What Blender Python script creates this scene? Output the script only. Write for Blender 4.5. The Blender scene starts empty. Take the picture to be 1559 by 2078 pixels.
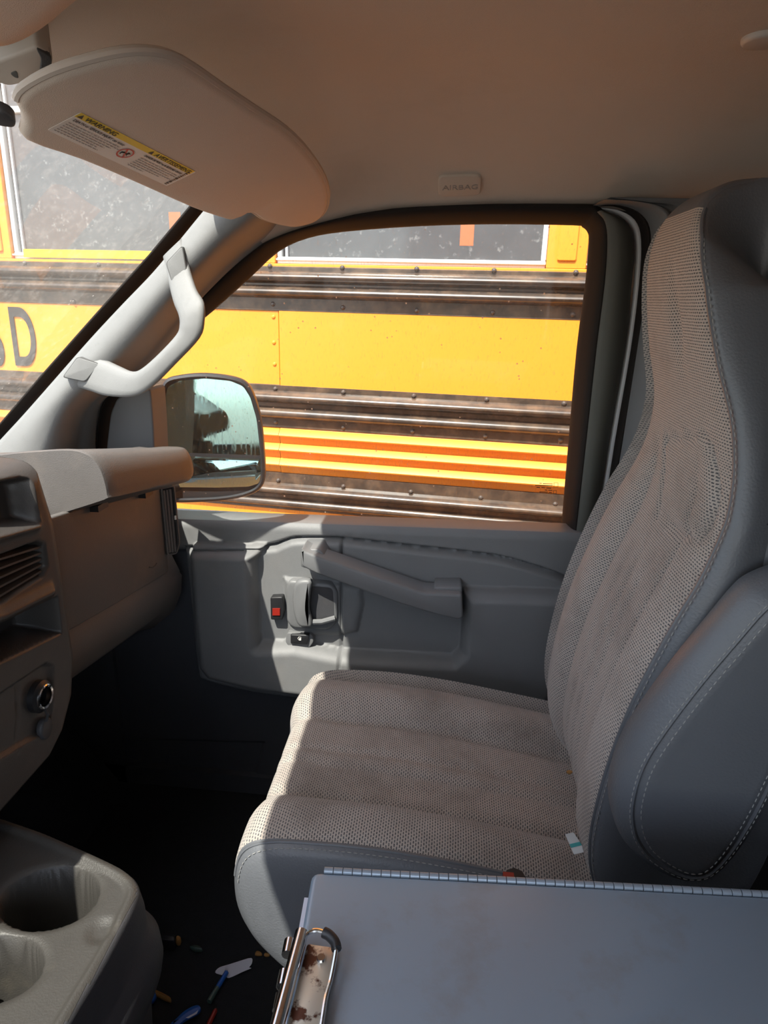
import bpy, bmesh, math, random
import numpy as np
from mathutils import Vector, Matrix

random.seed(7); np.random.seed(7)
SC = bpy.context.scene
COL = SC.collection
R = math.radians

# ------------------------------------------------------------------ camera
FPX, CX, CY = 1357.0, 779.5, 1039.0
CAM = np.array([0.0, 0.0, 1.18])
YAW, PITCH, ROLL = R(5.0), R(17.7), R(-1.6)
_f = np.array([-math.sin(YAW)*math.cos(PITCH), math.cos(YAW)*math.cos(PITCH), -math.sin(PITCH)])
_r0 = np.array([math.cos(YAW), math.sin(YAW), 0.0]); _u0 = np.cross(_r0, _f)
_r = math.cos(ROLL)*_r0 - math.sin(ROLL)*_u0
_u = math.cos(ROLL)*_u0 + math.sin(ROLL)*_r0
cd = bpy.data.cameras.new('camera'); cam = bpy.data.objects.new('camera', cd); COL.objects.link(cam)
cd.sensor_fit = 'VERTICAL'; cd.sensor_height = 36.0; cd.lens = 36.0*FPX/2078.0
cd.clip_start = 0.01; cd.clip_end = 300
cam.matrix_world = Matrix(((_r[0], _u[0], -_f[0], CAM[0]), (_r[1], _u[1], -_f[1], CAM[1]),
                           (_r[2], _u[2], -_f[2], CAM[2]), (0, 0, 0, 1)))
SC.camera = cam

# ------------------------------------------------------------------ light
SUN_TRAVEL = Vector((0.27, 0.58, -1.0))
world = bpy.data.worlds.new('world'); SC.world = world; world.use_nodes = True
wn, wl = world.node_tree.nodes, world.node_tree.links
wn.clear()
wo = wn.new('ShaderNodeOutputWorld'); wb = wn.new('ShaderNodeBackground'); ws = wn.new('ShaderNodeTexSky')
ws.sky_type = 'NISHITA'; ws.sun_disc = False; ws.sun_elevation = R(62); ws.sun_rotation = R(205)
ws.altitude = 100; ws.dust_density = 1.5; ws.air_density = 1.0
wb.inputs['Strength'].default_value = 0.42
wh = wn.new('ShaderNodeHueSaturation'); wh.inputs['Saturation'].default_value = 0.6
wl.new(ws.outputs[0], wh.inputs['Color']); wl.new(wh.outputs[0], wb.inputs['Color']); wl.new(wb.outputs[0], wo.inputs['Surface'])
sd = bpy.data.lights.new('sun', 'SUN'); so = bpy.data.objects.new('sun', sd); COL.objects.link(so)
sd.energy = 9.0; sd.angle = R(0.55); sd.color = (1.0, 0.95, 0.86)
so.rotation_mode = 'QUATERNION'; so.rotation_quaternion = SUN_TRAVEL.to_track_quat('-Z', 'Y'); so.location = (0, 0, 6)
vs = SC.view_settings
vs.view_transform = 'Standard'; vs.look = 'None'; vs.gamma = 1.0; vs.use_curve_mapping = False
vs.exposure = 0.2
SC.cycles.use_denoising = True
SC.cycles.max_bounces = 10; SC.cycles.diffuse_bounces = 6; SC.cycles.transparent_max_bounces = 12
SC.cycles.sample_clamp_indirect = 8.0
SC.cycles.caustics_reflective = False; SC.cycles.caustics_refractive = False

# ------------------------------------------------------------------ measuring helpers
def ray(px, py):
    return _f + _r*((px-CX)/FPX) - _u*((py-CY)/FPX)
def U(px, py, X=None, Y=None, Z=None):
    d = ray(px, py); i, v = (0, X) if X is not None else (1, Y) if Y is not None else (2, Z)
    return CAM + d*((v-CAM[i])/d[i])
def UP(px, py, p0, n):
    d = ray(px, py); n = np.array(n, float)
    return CAM + d*(((np.array(p0)-CAM) @ n)/(d @ n))
def UW(px, py, off=0.0):            # plane of the door window, leaning in at the top; off = towards the cabin
    return UP(px, py, (0, 1.40-off, 0.72), (0, 1, 0.115))
def sstep(t):
    t = np.clip(t, 0, 1); return t*t*(3-2*t)

# ------------------------------------------------------------------ materials
MATS = {}
def new_mat(name):
    m = bpy.data.materials.new(name); m.use_nodes = True
    n, l = m.node_tree.nodes, m.node_tree.links
    b = n['Principled BSDF']; return m, n, l, b
def pbr(name, col, rough=0.5, metal=0.0, vary=0.08, vscale=6.0, bump=0.0, bscale=400.0, dust=None, dscale=9.0, dlo=0.55, dhi=0.75, spec=0.5, coat=0.0):
    """plain procedural surface: base colour, gentle blotches, optional grain bump and optional dust / wear patches"""
    m, n, l, b = new_mat(name)
    tc = n.new('ShaderNodeTexCoord')
    nz = n.new('ShaderNodeTexNoise'); nz.inputs['Scale'].default_value = vscale; nz.inputs['Detail'].default_value = 5
    l.new(tc.outputs['Object'], nz.inputs['Vector'])
    mx = n.new('ShaderNodeMix'); mx.data_type = 'RGBA'
    c = np.array(col[:3])
    mx.inputs[6].default_value = (*(c*(1-vary)), 1); mx.inputs[7].default_value = (*np.clip(c*(1+vary), 0, 1), 1)
    l.new(nz.outputs['Fac'], mx.inputs[0])
    out = mx.outputs[2]
    if dust is not None:
        n2 = n.new('ShaderNodeTexNoise'); n2.inputs['Scale'].default_value = dscale; n2.inputs['Detail'].default_value = 8; n2.inputs['Roughness'].default_value = 0.65
        l.new(tc.outputs['Object'], n2.inputs['Vector'])
        rp = n.new('ShaderNodeMapRange'); rp.inputs[1].default_value = dlo; rp.inputs[2].default_value = dhi; rp.inputs[4].default_value = dust[3] if len(dust) > 3 else 0.6
        l.new(n2.outputs['Fac'], rp.inputs[0])
        m2 = n.new('ShaderNodeMix'); m2.data_type = 'RGBA'; m2.inputs[7].default_value = (*dust[:3], 1)
        l.new(out, m2.inputs[6]); l.new(rp.outputs[0], m2.inputs[0]); out = m2.outputs[2]
    l.new(out, b.inputs['Base Color'])
    b.inputs['Roughness'].default_value = rough; b.inputs['Metallic'].default_value = metal
    b.inputs['Specular IOR Level'].default_value = spec; b.inputs['Coat Weight'].default_value = coat
    if bump > 0:
        n3 = n.new('ShaderNodeTexNoise'); n3.inputs['Scale'].default_value = bscale; n3.inputs['Detail'].default_value = 2
        l.new(tc.outputs['Object'], n3.inputs['Vector'])
        bp = n.new('ShaderNodeBump'); bp.inputs['Strength'].default_value = bump; bp.inputs['Distance'].default_value = 0.001
        l.new(n3.outputs['Fac'], bp.inputs['Height']); l.new(bp.outputs[0], b.inputs['Normal'])
    MATS[name] = m; return m

def fabric(name, light, dark, sx=0.0056, sy=0.0034):
    """coarse upholstery: short dark dashes between pale threads, laid out in metres by the UV map"""
    m, n, l, b = new_mat(name)
    uv = n.new('ShaderNodeUVMap'); uv.uv_map = 'UVMap'
    nz = n.new('ShaderNodeTexNoise'); nz.inputs['Scale'].default_value = 260; nz.inputs['Detail'].default_value = 1
    l.new(uv.outputs[0], nz.inputs['Vector'])
    wob = n.new('ShaderNodeMix'); wob.data_type = 'VECTOR'; wob.inputs[0].default_value = 0.0012
    l.new(uv.outputs[0], wob.inputs[4]); l.new(nz.outputs['Color'], wob.inputs[5])
    br = n.new('ShaderNodeTexBrick'); br.offset = 0.5
    br.inputs['Scale'].default_value = 1.0; br.inputs['Brick Width'].default_value = sx; br.inputs['Row Height'].default_value = sy
    br.inputs['Mortar Size'].default_value = sy*0.36; br.inputs['Mortar Smooth'].default_value = 0.35; br.inputs['Bias'].default_value = 0.0
    br.inputs['Color1'].default_value = (*dark, 1); br.inputs['Color2'].default_value = (*(np.array(dark)*1.9), 1); br.inputs['Mortar'].default_value = (*light, 1)
    l.new(wob.outputs[1], br.inputs['Vector'])
    tc = n.new('ShaderNodeTexCoord')
    n2 = n.new('ShaderNodeTexNoise'); n2.inputs['Scale'].default_value = 7; n2.inputs['Detail'].default_value = 7; n2.inputs['Roughness'].default_value = 0.6
    l.new(tc.outputs['Object'], n2.inputs['Vector'])
    rp = n.new('ShaderNodeMapRange'); rp.inputs[1].default_value = 0.50; rp.inputs[2].default_value = 0.75; rp.inputs[4].default_value = 0.55
    l.new(n2.outputs['Fac'], rp.inputs[0])
    m2 = n.new('ShaderNodeMix'); m2.data_type = 'RGBA'; m2.inputs[7].default_value = (0.10, 0.075, 0.06, 1)
    l.new(br.outputs['Color'], m2.inputs[6]); l.new(rp.outputs[0], m2.inputs[0])
    l.new(m2.outputs[2], b.inputs['Base Color'])
    b.inputs['Roughness'].default_value = 0.95; b.inputs['Specular IOR Level'].default_value = 0.15
    b.inputs['Sheen Weight'].default_value = 0.25; b.inputs['Sheen Roughness'].default_value = 0.6
    bp = n.new('ShaderNodeBump'); bp.inputs['Strength'].default_value = 0.55; bp.inputs['Distance'].default_value = 0.0012
    l.new(br.outputs['Fac'], bp.inputs['Height']); l.new(bp.outputs[0], b.inputs['Normal'])
    MATS[name] = m; return m

def glass(name, tint=(0.95, 0.97, 0.95), haze=0.05, streak=0.35, stretch=(60, 60, 9), speck=0.5, thr=0.58):
    """clear pane with rain streaks and dried specks of dirt on it"""
    m, n, l, b = new_mat(name); n.remove(b); o = n['Material Output']
    tr = n.new('ShaderNodeBsdfTransparent'); tr.inputs[0].default_value = (*tint, 1)
    gl = n.new('ShaderNodeBsdfGlossy'); gl.inputs['Roughness'].default_value = 0.02
    fr = n.new('ShaderNodeFresnel'); fr.inputs[0].default_value = 1.45
    mm = n.new('ShaderNodeMath'); mm.operation = 'MULTIPLY'; mm.inputs[1].default_value = 0.8; l.new(fr.outputs[0], mm.inputs[0])
    mg = n.new('ShaderNodeMixShader'); l.new(mm.outputs[0], mg.inputs[0]); l.new(tr.outputs[0], mg.inputs[1]); l.new(gl.outputs[0], mg.inputs[2])
    df = n.new('ShaderNodeBsdfDiffuse'); df.inputs[0].default_value = (0.62, 0.57, 0.5, 1)
    tl = n.new('ShaderNodeBsdfTranslucent'); tl.inputs[0].default_value = (0.62, 0.57, 0.5, 1)
    md = n.new('ShaderNodeMixShader'); md.inputs[0].default_value = 0.6; l.new(df.outputs[0], md.inputs[1]); l.new(tl.outputs[0], md.inputs[2])
    tc = n.new('ShaderNodeTexCoord'); mp = n.new('ShaderNodeMapping'); mp.inputs['Scale'].default_value = stretch
    l.new(tc.outputs['Object'], mp.inputs[0])
    nz = n.new('ShaderNodeTexNoise'); nz.inputs['Scale'].default_value = 2.2; nz.inputs['Detail'].default_value = 6; nz.inputs['Roughness'].default_value = 0.7
    l.new(mp.outputs[0], nz.inputs['Vector'])
    r1 = n.new('ShaderNodeMapRange'); r1.inputs[1].default_value = thr; r1.inputs[2].default_value = 0.78; r1.inputs[3].default_value = haze; r1.inputs[4].default_value = streak
    l.new(nz.outputs['Fac'], r1.inputs[0])
    vo = n.new('ShaderNodeTexVoronoi'); vo.inputs['Scale'].default_value = 70; vo.inputs['Randomness'].default_value = 1.0
    l.new(tc.outputs['Object'], vo.inputs['Vector'])
    r2 = n.new('ShaderNodeMapRange'); r2.inputs[1].default_value = 0.16; r2.inputs[2].default_value = 0.08; r2.inputs[3].default_value = 0.0; r2.inputs[4].default_value = speck
    l.new(vo.outputs['Distance'], r2.inputs[0])
    n5 = n.new('ShaderNodeTexNoise'); n5.inputs['Scale'].default_value = 30; l.new(tc.outputs['Object'], n5.inputs['Vector'])
    r3 = n.new('ShaderNodeMapRange'); r3.inputs[1].default_value = 0.55; r3.inputs[2].default_value = 0.62; l.new(n5.outputs['Fac'], r3.inputs[0])
    mu = n.new('ShaderNodeMath'); mu.operation = 'MULTIPLY'; l.new(r2.outputs[0], mu.inputs[0]); l.new(r3.outputs[0], mu.inputs[1])
    mxx = n.new('ShaderNodeMath'); mxx.operation = 'MAXIMUM'; l.new(r1.outputs[0], mxx.inputs[0]); l.new(mu.outputs[0], mxx.inputs[1])
    mf = n.new('ShaderNodeMixShader'); l.new(mxx.outputs[0], mf.inputs[0]); l.new(mg.outputs[0], mf.inputs[1]); l.new(md.outputs[0], mf.inputs[2])
    l.new(mf.outputs[0], o.inputs['Surface'])
    MATS[name] = m; return m

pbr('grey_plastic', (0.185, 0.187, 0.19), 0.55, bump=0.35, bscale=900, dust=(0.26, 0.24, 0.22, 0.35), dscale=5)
pbr('dark_plastic', (0.055, 0.055, 0.06), 0.5, bump=0.3, bscale=900, dust=(0.12, 0.10, 0.085, 0.4), dscale=8)
pbr('handle_plastic', (0.17, 0.172, 0.176), 0.45, bump=0.2, bscale=900)
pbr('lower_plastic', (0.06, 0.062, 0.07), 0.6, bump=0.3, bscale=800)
pbr('dash_plastic', (0.125, 0.114, 0.108), 0.5, bump=0.4, bscale=700, dust=(0.22, 0.18, 0.15, 0.5), dscale=6)
pbr('stack_plastic', (0.062, 0.056, 0.053), 0.42, bump=0.25, bscale=900, dust=(0.16, 0.12, 0.10, 0.4), dscale=7)
pbr('black_plastic', (0.018, 0.018, 0.02), 0.4)
pbr('rubber', (0.020, 0.016, 0.014), 0.8, bump=0.2, bscale=500, spec=0.2)
pbr('pillar_plastic', (0.225, 0.225, 0.22), 0.6, bump=0.3, bscale=900, dust=(0.19, 0.185, 0.18, 0.5), dscale=7)
pbr('seam_line', (0.09, 0.088, 0.085), 0.7)
pbr('headliner_cloth', (0.60, 0.52, 0.44), 0.95, bump=0.5, bscale=1500, vary=0.04, spec=0.1, dust=(0.50, 0.42, 0.34, 0.5), dscale=4)
pbr('visor_cloth', (0.70, 0.60, 0.51), 0.9, bump=0.5, bscale=1400, vary=0.04, spec=0.15, dust=(0.60, 0.50, 0.41, 0.4), dscale=6)
pbr('visor_piping', (0.58, 0.50, 0.43), 0.8, spec=0.2)
pbr('beige_plastic', (0.50, 0.44, 0.38), 0.5)
pbr('white_paint', (0.82, 0.84, 0.86), 0.3)
pbr('frame_trim', (0.105, 0.105, 0.09), 0.6, bump=0.25, bscale=900)
pbr('leather', (0.12, 0.127, 0.14), 0.42, bump=0.45, bscale=350, vary=0.12, dust=(0.16, 0.15, 0.14, 0.4), dscale=7)
pbr('thread', (0.30, 0.30, 0.29), 0.8)
pbr('dark_thread', (0.03, 0.035, 0.04), 0.8)
fabric('seat_fabric', (0.43, 0.375, 0.33), (0.05, 0.052, 0.058))
pbr('console_plastic', (0.048, 0.045, 0.041), 0.5, bump=0.4, bscale=500, dust=(0.10, 0.088, 0.07, 0.6), dscale=12)
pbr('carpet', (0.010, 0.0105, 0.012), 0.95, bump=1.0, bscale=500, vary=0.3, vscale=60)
pbr('dark_metal', (0.05, 0.05, 0.055), 0.5)
pbr('van_paint', (0.62, 0.64, 0.66), 0.3)
pbr('chrome', (0.80, 0.80, 0.80), 0.12, 1.0, dust=(0.35, 0.25, 0.18, 0.5), dscale=60, dlo=0.6, dhi=0.75)
pbr('rusty_plate', (0.72, 0.68, 0.58), 0.38, 0.55, dust=(0.10, 0.035, 0.018, 1.0), dscale=38, dlo=0.50, dhi=0.56)
pbr('box_metal', (0.32, 0.40, 0.49), 0.34, 0.3, vary=0.07, dust=(0.27, 0.25, 0.22, 0.45), dscale=11, dlo=0.58, dhi=0.72)
pbr('hinge_metal', (0.34, 0.40, 0.47), 0.35, 0.4)
pbr('bus_yellow', (0.85, 0.288, 0.022), 0.42, vary=0.04, vscale=3, dust=(0.82, 0.325, 0.06, 0.5), dscale=9, dlo=0.58, dhi=0.8)
pbr('bus_black', (0.045, 0.034, 0.027), 0.26, vary=0.3, dust=(0.19, 0.12, 0.075, 0.6), dscale=14, dlo=0.42, dhi=0.7)
pbr('bus_letter', (0.03, 0.027, 0.025), 0.5)
pbr('bus_aluminium', (0.74, 0.74, 0.72), 0.35, 0.3)
pbr('bus_pane', (0.085, 0.088, 0.092), 0.16, vary=0.35, vscale=9, dust=(0.30, 0.30, 0.29, 0.6), dscale=45, dlo=0.58, dhi=0.75)
pbr('reflective_tape', (0.95, 0.60, 0.02), 0.3)
pbr('tag_orange', (0.50, 0.13, 0.05), 0.6)
pbr('bolt', (0.075, 0.06, 0.05), 0.28)
pbr('asphalt', (0.27, 0.255, 0.235), 0.9, vary=0.2, vscale=2, bump=0.6, bscale=60)
pbr('label_white', (0.80, 0.78, 0.74), 0.5)
pbr('label_yellow', (0.80, 0.60, 0.03), 0.5)
pbr('label_red', (0.55, 0.04, 0.03), 0.5)
pbr('print_black', (0.02, 0.02, 0.02), 0.6)
pbr('print_grey', (0.30, 0.29, 0.28), 0.6)
pbr('red_plastic', (0.30, 0.02, 0.012), 0.4)
pbr('blue_plastic', (0.02, 0.11, 0.42), 0.4)
pbr('teal', (0.02, 0.30, 0.30), 0.5)
pbr('paper', (0.68, 0.68, 0.76), 0.8)
pbr('wood', (0.36, 0.18, 0.05), 0.8, vary=0.3, vscale=40)
pbr('green_plastic', (0.06, 0.10, 0.085), 0.4)
pbr('card_metal', (0.42, 0.44, 0.44), 0.35, 0.6)
glass('door_glass', haze=0.05, streak=0.5, stretch=(190, 190, 34), speck=0.9, thr=0.56)
glass('windshield_glass', haze=0.12, streak=0.30, stretch=(30, 30, 30), speck=0.45, thr=0.5)
m, n, l, b = new_mat('mirror_glass'); MATS['mirror_glass'] = m
b.inputs['Metallic'].default_value = 1.0; b.inputs['Roughness'].default_value = 0.03
tc = n.new('ShaderNodeTexCoord'); mp = n.new('ShaderNodeMapping'); mp.inputs['Scale'].default_value = (60, 60, 12); l.new(tc.outputs['Object'], mp.inputs[0])
nz = n.new('ShaderNodeTexNoise'); nz.inputs['Scale'].default_value = 3; nz.inputs['Detail'].default_value = 6; l.new(mp.outputs[0], nz.inputs['Vector'])
rp = n.new('ShaderNodeMapRange'); rp.inputs[1].default_value = 0.45; rp.inputs[2].default_value = 0.75; rp.inputs[3].default_value = 0.02; rp.inputs[4].default_value = 0.16; l.new(nz.outputs['Fac'], rp.inputs[0]); l.new(rp.outputs[0], b.inputs['Roughness'])
b.inputs['Base Color'].default_value = (0.40, 0.60, 0.62, 1)

# ------------------------------------------------------------------ mesh helpers
MW = {}
def empty(name, loc, rz=0.0):
    o = bpy.data.objects.new(name, None); COL.objects.link(o)
    o.location = Vector(loc); o.rotation_euler = (0, 0, rz); o.empty_display_size = 0.05
    MW[o.name] = Matrix.Translation(Vector(loc)) @ Matrix.Rotation(rz, 4, 'Z')
    return o
def tag(o, label=None, cat=None, group=None, kind=None):
    if label: o['label'] = label
    if cat: o['category'] = cat
    if group: o['group'] = group
    if kind: o['kind'] = kind
    return o
def thing(name, label, cat, loc, rz=0.0, group=None, kind=None):
    return tag(empty(name, loc, rz), label, cat, group, kind)
def world_m(o):
    return MW.get(o.name, Matrix.Identity(4))
def obj(name, V, F, mat, parent=None, smooth=True, uv=None, local=False, angle=None):
    """link one mesh object; V in world coordinates unless local"""
    V = [Vector(v) for v in V]
    if parent is not None and not local:
        inv = world_m(parent).inverted(); V = [inv @ v for v in V]
    me = bpy.data.meshes.new(name); me.from_pydata(V, [], [tuple(int(i) for i in f) for f in F]); me.update()
    if mat: me.materials.append(MATS[mat])
    if uv is not None:
        lay = me.uv_layers.new(name='UVMap'); vi = np.empty(len(me.loops), dtype=np.int32)
        me.loops.foreach_get('vertex_index', vi); lay.data.foreach_set('uv', np.asarray(uv, dtype=np.float32)[vi].ravel())
    if smooth:
        me.polygons.foreach_set('use_smooth', [True]*len(me.polygons))
        if angle is not None:
            me.set_sharp_from_angle(angle=R(angle))
    o = bpy.data.objects.new(name, me); COL.objects.link(o)
    if parent is not None:
        o.parent = parent; MW[o.name] = world_m(parent)
    return o
class MB:
    """collects vertices and faces of one part"""
    def __init__(s): s.V, s.F = [], []
    def add(s, V, F):
        k = len(s.V); s.V += [tuple(v) for v in V]; s.F += [tuple(i+k for i in f) for f in F]; return s
    def box(s, c, h, M=None):
        c = np.array(c, float); P = []
        for dz in (-1, 1):
            for dx, dy in ((-1, -1), (1, -1), (1, 1), (-1, 1)): P.append(np.array([dx*h[0], dy*h[1], dz*h[2]]))
        P = [(M @ p if M is not None else p)+c for p in P]
        return s.add(P, [(3, 2, 1, 0), (4, 5, 6, 7), (0, 1, 5, 4), (1, 2, 6, 5), (2, 3, 7, 6), (3, 0, 4, 7)])
    def tube(s, path, rad, seg=8, cap=True):
        P = np.array(path, float); n = len(P); rad = np.broadcast_to(np.array(rad, float), (n,))
        T = np.gradient(P, axis=0); T /= np.linalg.norm(T, axis=1)[:, None]+1e-12
        a = np.array([0, 0, 1.0]) if abs(T[0][2]) < 0.9 else np.array([1.0, 0, 0])
        V, F = [], []
        for i in range(n):
            b1 = np.cross(T[i], a); b1 /= np.linalg.norm(b1)+1e-12; b2 = np.cross(b1, T[i]); a = b2
            for k in range(seg):
                t = 2*math.pi*k/seg; V.append(P[i]+rad[i]*(math.cos(t)*b1+math.sin(t)*b2))
        for i in range(n-1):
            for k in range(seg):
                k2 = (k+1) % seg; F.append((i*seg+k, i*seg+k2, (i+1)*seg+k2, (i+1)*seg+k))
        if cap: F.append(tuple(range(seg))[::-1]); F.append(tuple((n-1)*seg+k for k in range(seg)))
        return s.add(V, F)
    def build(s, name, mat, parent=None, smooth=True, local=False, angle=40, **k):
        return obj(name, s.V, s.F, mat, parent, smooth, local=local, angle=angle, **k)
def grid_faces(a, b, wrap_b=False, off=0, flip=False):
    F = []
    for i in range(a-1):
        for j in range(b if wrap_b else b-1):
            j2 = (j+1) % b; q = (off+i*b+j, off+i*b+j2, off+(i+1)*b+j2, off+(i+1)*b+j)
            F.append(q[::-1] if flip else q)
    return F
def grid(name, P, mat, parent=None, flip=False, uv=None, solid=0.0, angle=None):
    P = np.asarray(P, float); a, b = P.shape[:2]
    o = obj(name, P.reshape(-1, 3), grid_faces(a, b, flip=flip), mat, parent, uv=None if uv is None else np.asarray(uv).reshape(-1, 2), angle=angle)
    if solid:
        md = o.modifiers.new('thickness', 'SOLIDIFY'); md.thickness = solid; md.offset = -1
    return o
def cat_closed(pts, k=6):
    P = np.array(pts, float); n = len(P); out = []
    for i in range(n):
        p0, p1, p2, p3 = P[i-1], P[i], P[(i+1) % n], P[(i+2) % n]
        for j in range(k):
            t = j/k; out.append(0.5*((2*p1)+(-p0+p2)*t+(2*p0-5*p1+4*p2-p3)*t*t+(-p0+3*p1-3*p2+p3)*t**3))
    return np.array(out)
def cat_open(pts, k=6):
    P = np.array(pts, float); P = np.vstack([2*P[0]-P[1], P, 2*P[-1]-P[-2]]); out = []
    for i in range(1, len(P)-2):
        p0, p1, p2, p3 = P[i-1:i+3]
        for j in range(k):
            t = j/k; out.append(0.5*((2*p1)+(-p0+p2)*t+(2*p0-5*p1+4*p2-p3)*t*t+(-p0+3*p1-3*p2+p3)*t**3))
    out.append(P[-2]); return np.array(out)
def round_poly(pts, r, seg=4):
    P = np.array(pts, float); n = len(P); out = []
    rr = np.broadcast_to(np.array(r, float), (n,))
    for i in range(n):
        a, p, c = P[i-1], P[i], P[(i+1) % n]
        d1, d2 = a-p, c-p; l1, l2 = np.linalg.norm(d1), np.linalg.norm(d2)
        q = min(rr[i], l1*0.45, l2*0.45)
        A, B = p+d1/l1*q, p+d2/l2*q
        for k in range(seg+1):
            t = k/seg; out.append((1-t)**2*A+2*t*(1-t)*p+t*t*B)
    return np.array(out)
def area2(L):
    x, y = L[:, 0], L[:, 1]; return 0.5*np.sum(x*np.roll(y, -1)-np.roll(x, -1)*y)
def inset(L, d):
    L = np.asarray(L, float); s = 1 if area2(L) > 0 else -1
    e = np.roll(L, -1, 0)-L; e /= np.linalg.norm(e, axis=1)[:, None]+1e-12
    nn = s*np.stack([-e[:, 1], e[:, 0]], 1); m = nn+np.roll(nn, 1, 0); ln = np.linalg.norm(m, axis=1)[:, None]
    m = m/(ln+1e-12); c = np.clip((m*nn).sum(1), 0.5, 1)[:, None]
    return L+m*d/c
def slab(name, loop, to3, layers, mat, parent=None, angle=50, cap0=True, cap1=True, mb=None):
    """solid from a 2-D loop: layers of (inset, depth), each ring mapped to space by to3(u, v, depth)"""
    L = np.asarray(loop, float); n = len(L); V, F = [], []
    if area2(L) < 0: L = L[::-1]
    for ins, d in layers:
        Q = inset(L, ins) if abs(ins) > 1e-9 else L
        V += [to3(u, v, d) for u, v in Q]
    for i in range(len(layers)-1):
        for k in range(n):
            k2 = (k+1) % n; F.append((i*n+k, i*n+k2, (i+1)*n+k2, (i+1)*n+k))
    if cap0: F.append(tuple(range(n))[::-1])
    if cap1: F.append(tuple((len(layers)-1)*n+k for k in range(n)))
    if mb is not None: mb.add(V, F); return None
    return obj(name, V, F, mat, parent, angle=angle)
def rnd_layers(t, r, k=3, d0=0.0):
    """layers for a slab of thickness t with both rims rounded by r"""
    out = [(r*(1-math.sin(math.pi/2*i/k)), d0+r*(1-math.cos(math.pi/2*i/k))) for i in range(k+1)]
    out += [(r*(1-math.cos(math.pi/2*i/k)), d0+t-r+r*math.sin(math.pi/2*i/k)) for i in range(k+1)]
    return out
def front_layers(t, r, k=3):
    """depth 0 = front face, rounded rim in front, straight back"""
    return [(r*(1-math.sin(math.pi/2*i/k)), r*(1-math.cos(math.pi/2*i/k))) for i in range(k+1)]+[(0, t)]
def text(name, s, org, xd, ud, size, mat, parent, extrude=0.0004, bold=0.0, sx=1.0, align='LEFT'):
    cu = bpy.data.curves.new(name, 'FONT'); cu.body = s; cu.size = size; cu.extrude = extrude; cu.offset = bold; cu.align_x = align
    cu.materials.append(MATS[mat])
    o = bpy.data.objects.new(name, cu); COL.objects.link(o)
    x = Vector(xd).normalized(); z = x.cross(Vector(ud)).normalized(); y = z.cross(x)
    M = Matrix(((x[0]*sx, y[0], z[0], org[0]), (x[1]*sx, y[1], z[1], org[1]), (x[2]*sx, y[2], z[2], org[2]), (0, 0, 0, 1)))
    dg = bpy.context.evaluated_depsgraph_get(); me = bpy.data.meshes.new_from_object(o.evaluated_get(dg)); me.name = name
    bpy.data.objects.remove(o); bpy.data.curves.remove(cu)
    me.transform(world_m(parent).inverted() @ M if parent is not None else M)
    if not me.materials: me.materials.append(MATS[mat])
    o = bpy.data.objects.new(name, me); COL.objects.link(o); o.parent = parent
    return o
def dashes(name, path, mat, parent, length=0.0042, gap=0.0028, rad=0.0007, every=None):
    """a row of stitches along a path"""
    P = np.array(path, float); seg = np.linalg.norm(np.diff(P, axis=0), axis=1); s = np.concatenate([[0], np.cumsum(seg)])
    m = MB(); t = 0.0
    at = lambda q: np.array([np.interp(q, s, P[:, i]) for i in range(3)])
    while t+length < s[-1]:
        m.tube([at(t), at(t+length/2), at(t+length)], [rad*0.6, rad, rad*0.6], 5); t += length+gap
    return m.build(name, mat, parent)
def sdf(PX, PZ, poly):
    """signed distance to a polygon, positive inside"""
    P = np.asarray(poly, float); n = len(P); d = np.full(PX.shape, 1e9); ins = np.zeros(PX.shape, bool)
    for i in range(n):
        a, b = P[i], P[(i+1) % n]; e = b-a; w0, w1 = PX-a[0], PZ-a[1]
        t = np.clip((w0*e[0]+w1*e[1])/(e @ e+1e-15), 0, 1)
        d = np.minimum(d, np.hypot(w0-t*e[0], w1-t*e[1]))
        if abs(e[1]) > 1e-12:
            c = ((a[1] > PZ) != (b[1] > PZ)) & (PX < e[0]*(PZ-a[1])/e[1]+a[0]); ins ^= c
    return np.where(ins, d, -d)
def seg_dist(PX, PZ, path):
    P = np.asarray(path, float); d = np.full(PX.shape, 1e9)
    for a, b in zip(P[:-1], P[1:]):
        e = b-a; w0, w1 = PX-a[0], PZ-a[1]; t = np.clip((w0*e[0]+w1*e[1])/(e @ e+1e-15), 0, 1)
        d = np.minimum(d, np.hypot(w0-t*e[0], w1-t*e[1]))
    return d
def rise(d, r):
    """rounded shoulder: 0 outside, 1 at distance r inside"""
    t = np.clip(d/r, 0, 1); return np.sqrt(np.clip(1-(1-t)**2, 0, 1))

# ================================================================== SETTING
GROUND = -0.66
obj('ground', [(-30, -30, GROUND), (30, -30, GROUND), (30, 30, GROUND), (-30, 30, GROUND)], [(0, 1, 2, 3)], 'asphalt', smooth=False)
tag(bpy.data.objects['ground'], kind='structure')

# ---- floor of the cab
mb = MB(); mb.box((0.4, 0.38, -0.02), (1.5, 0.96, 0.02)); tag(mb.build('floor', 'carpet', smooth=False), kind='structure')
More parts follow.
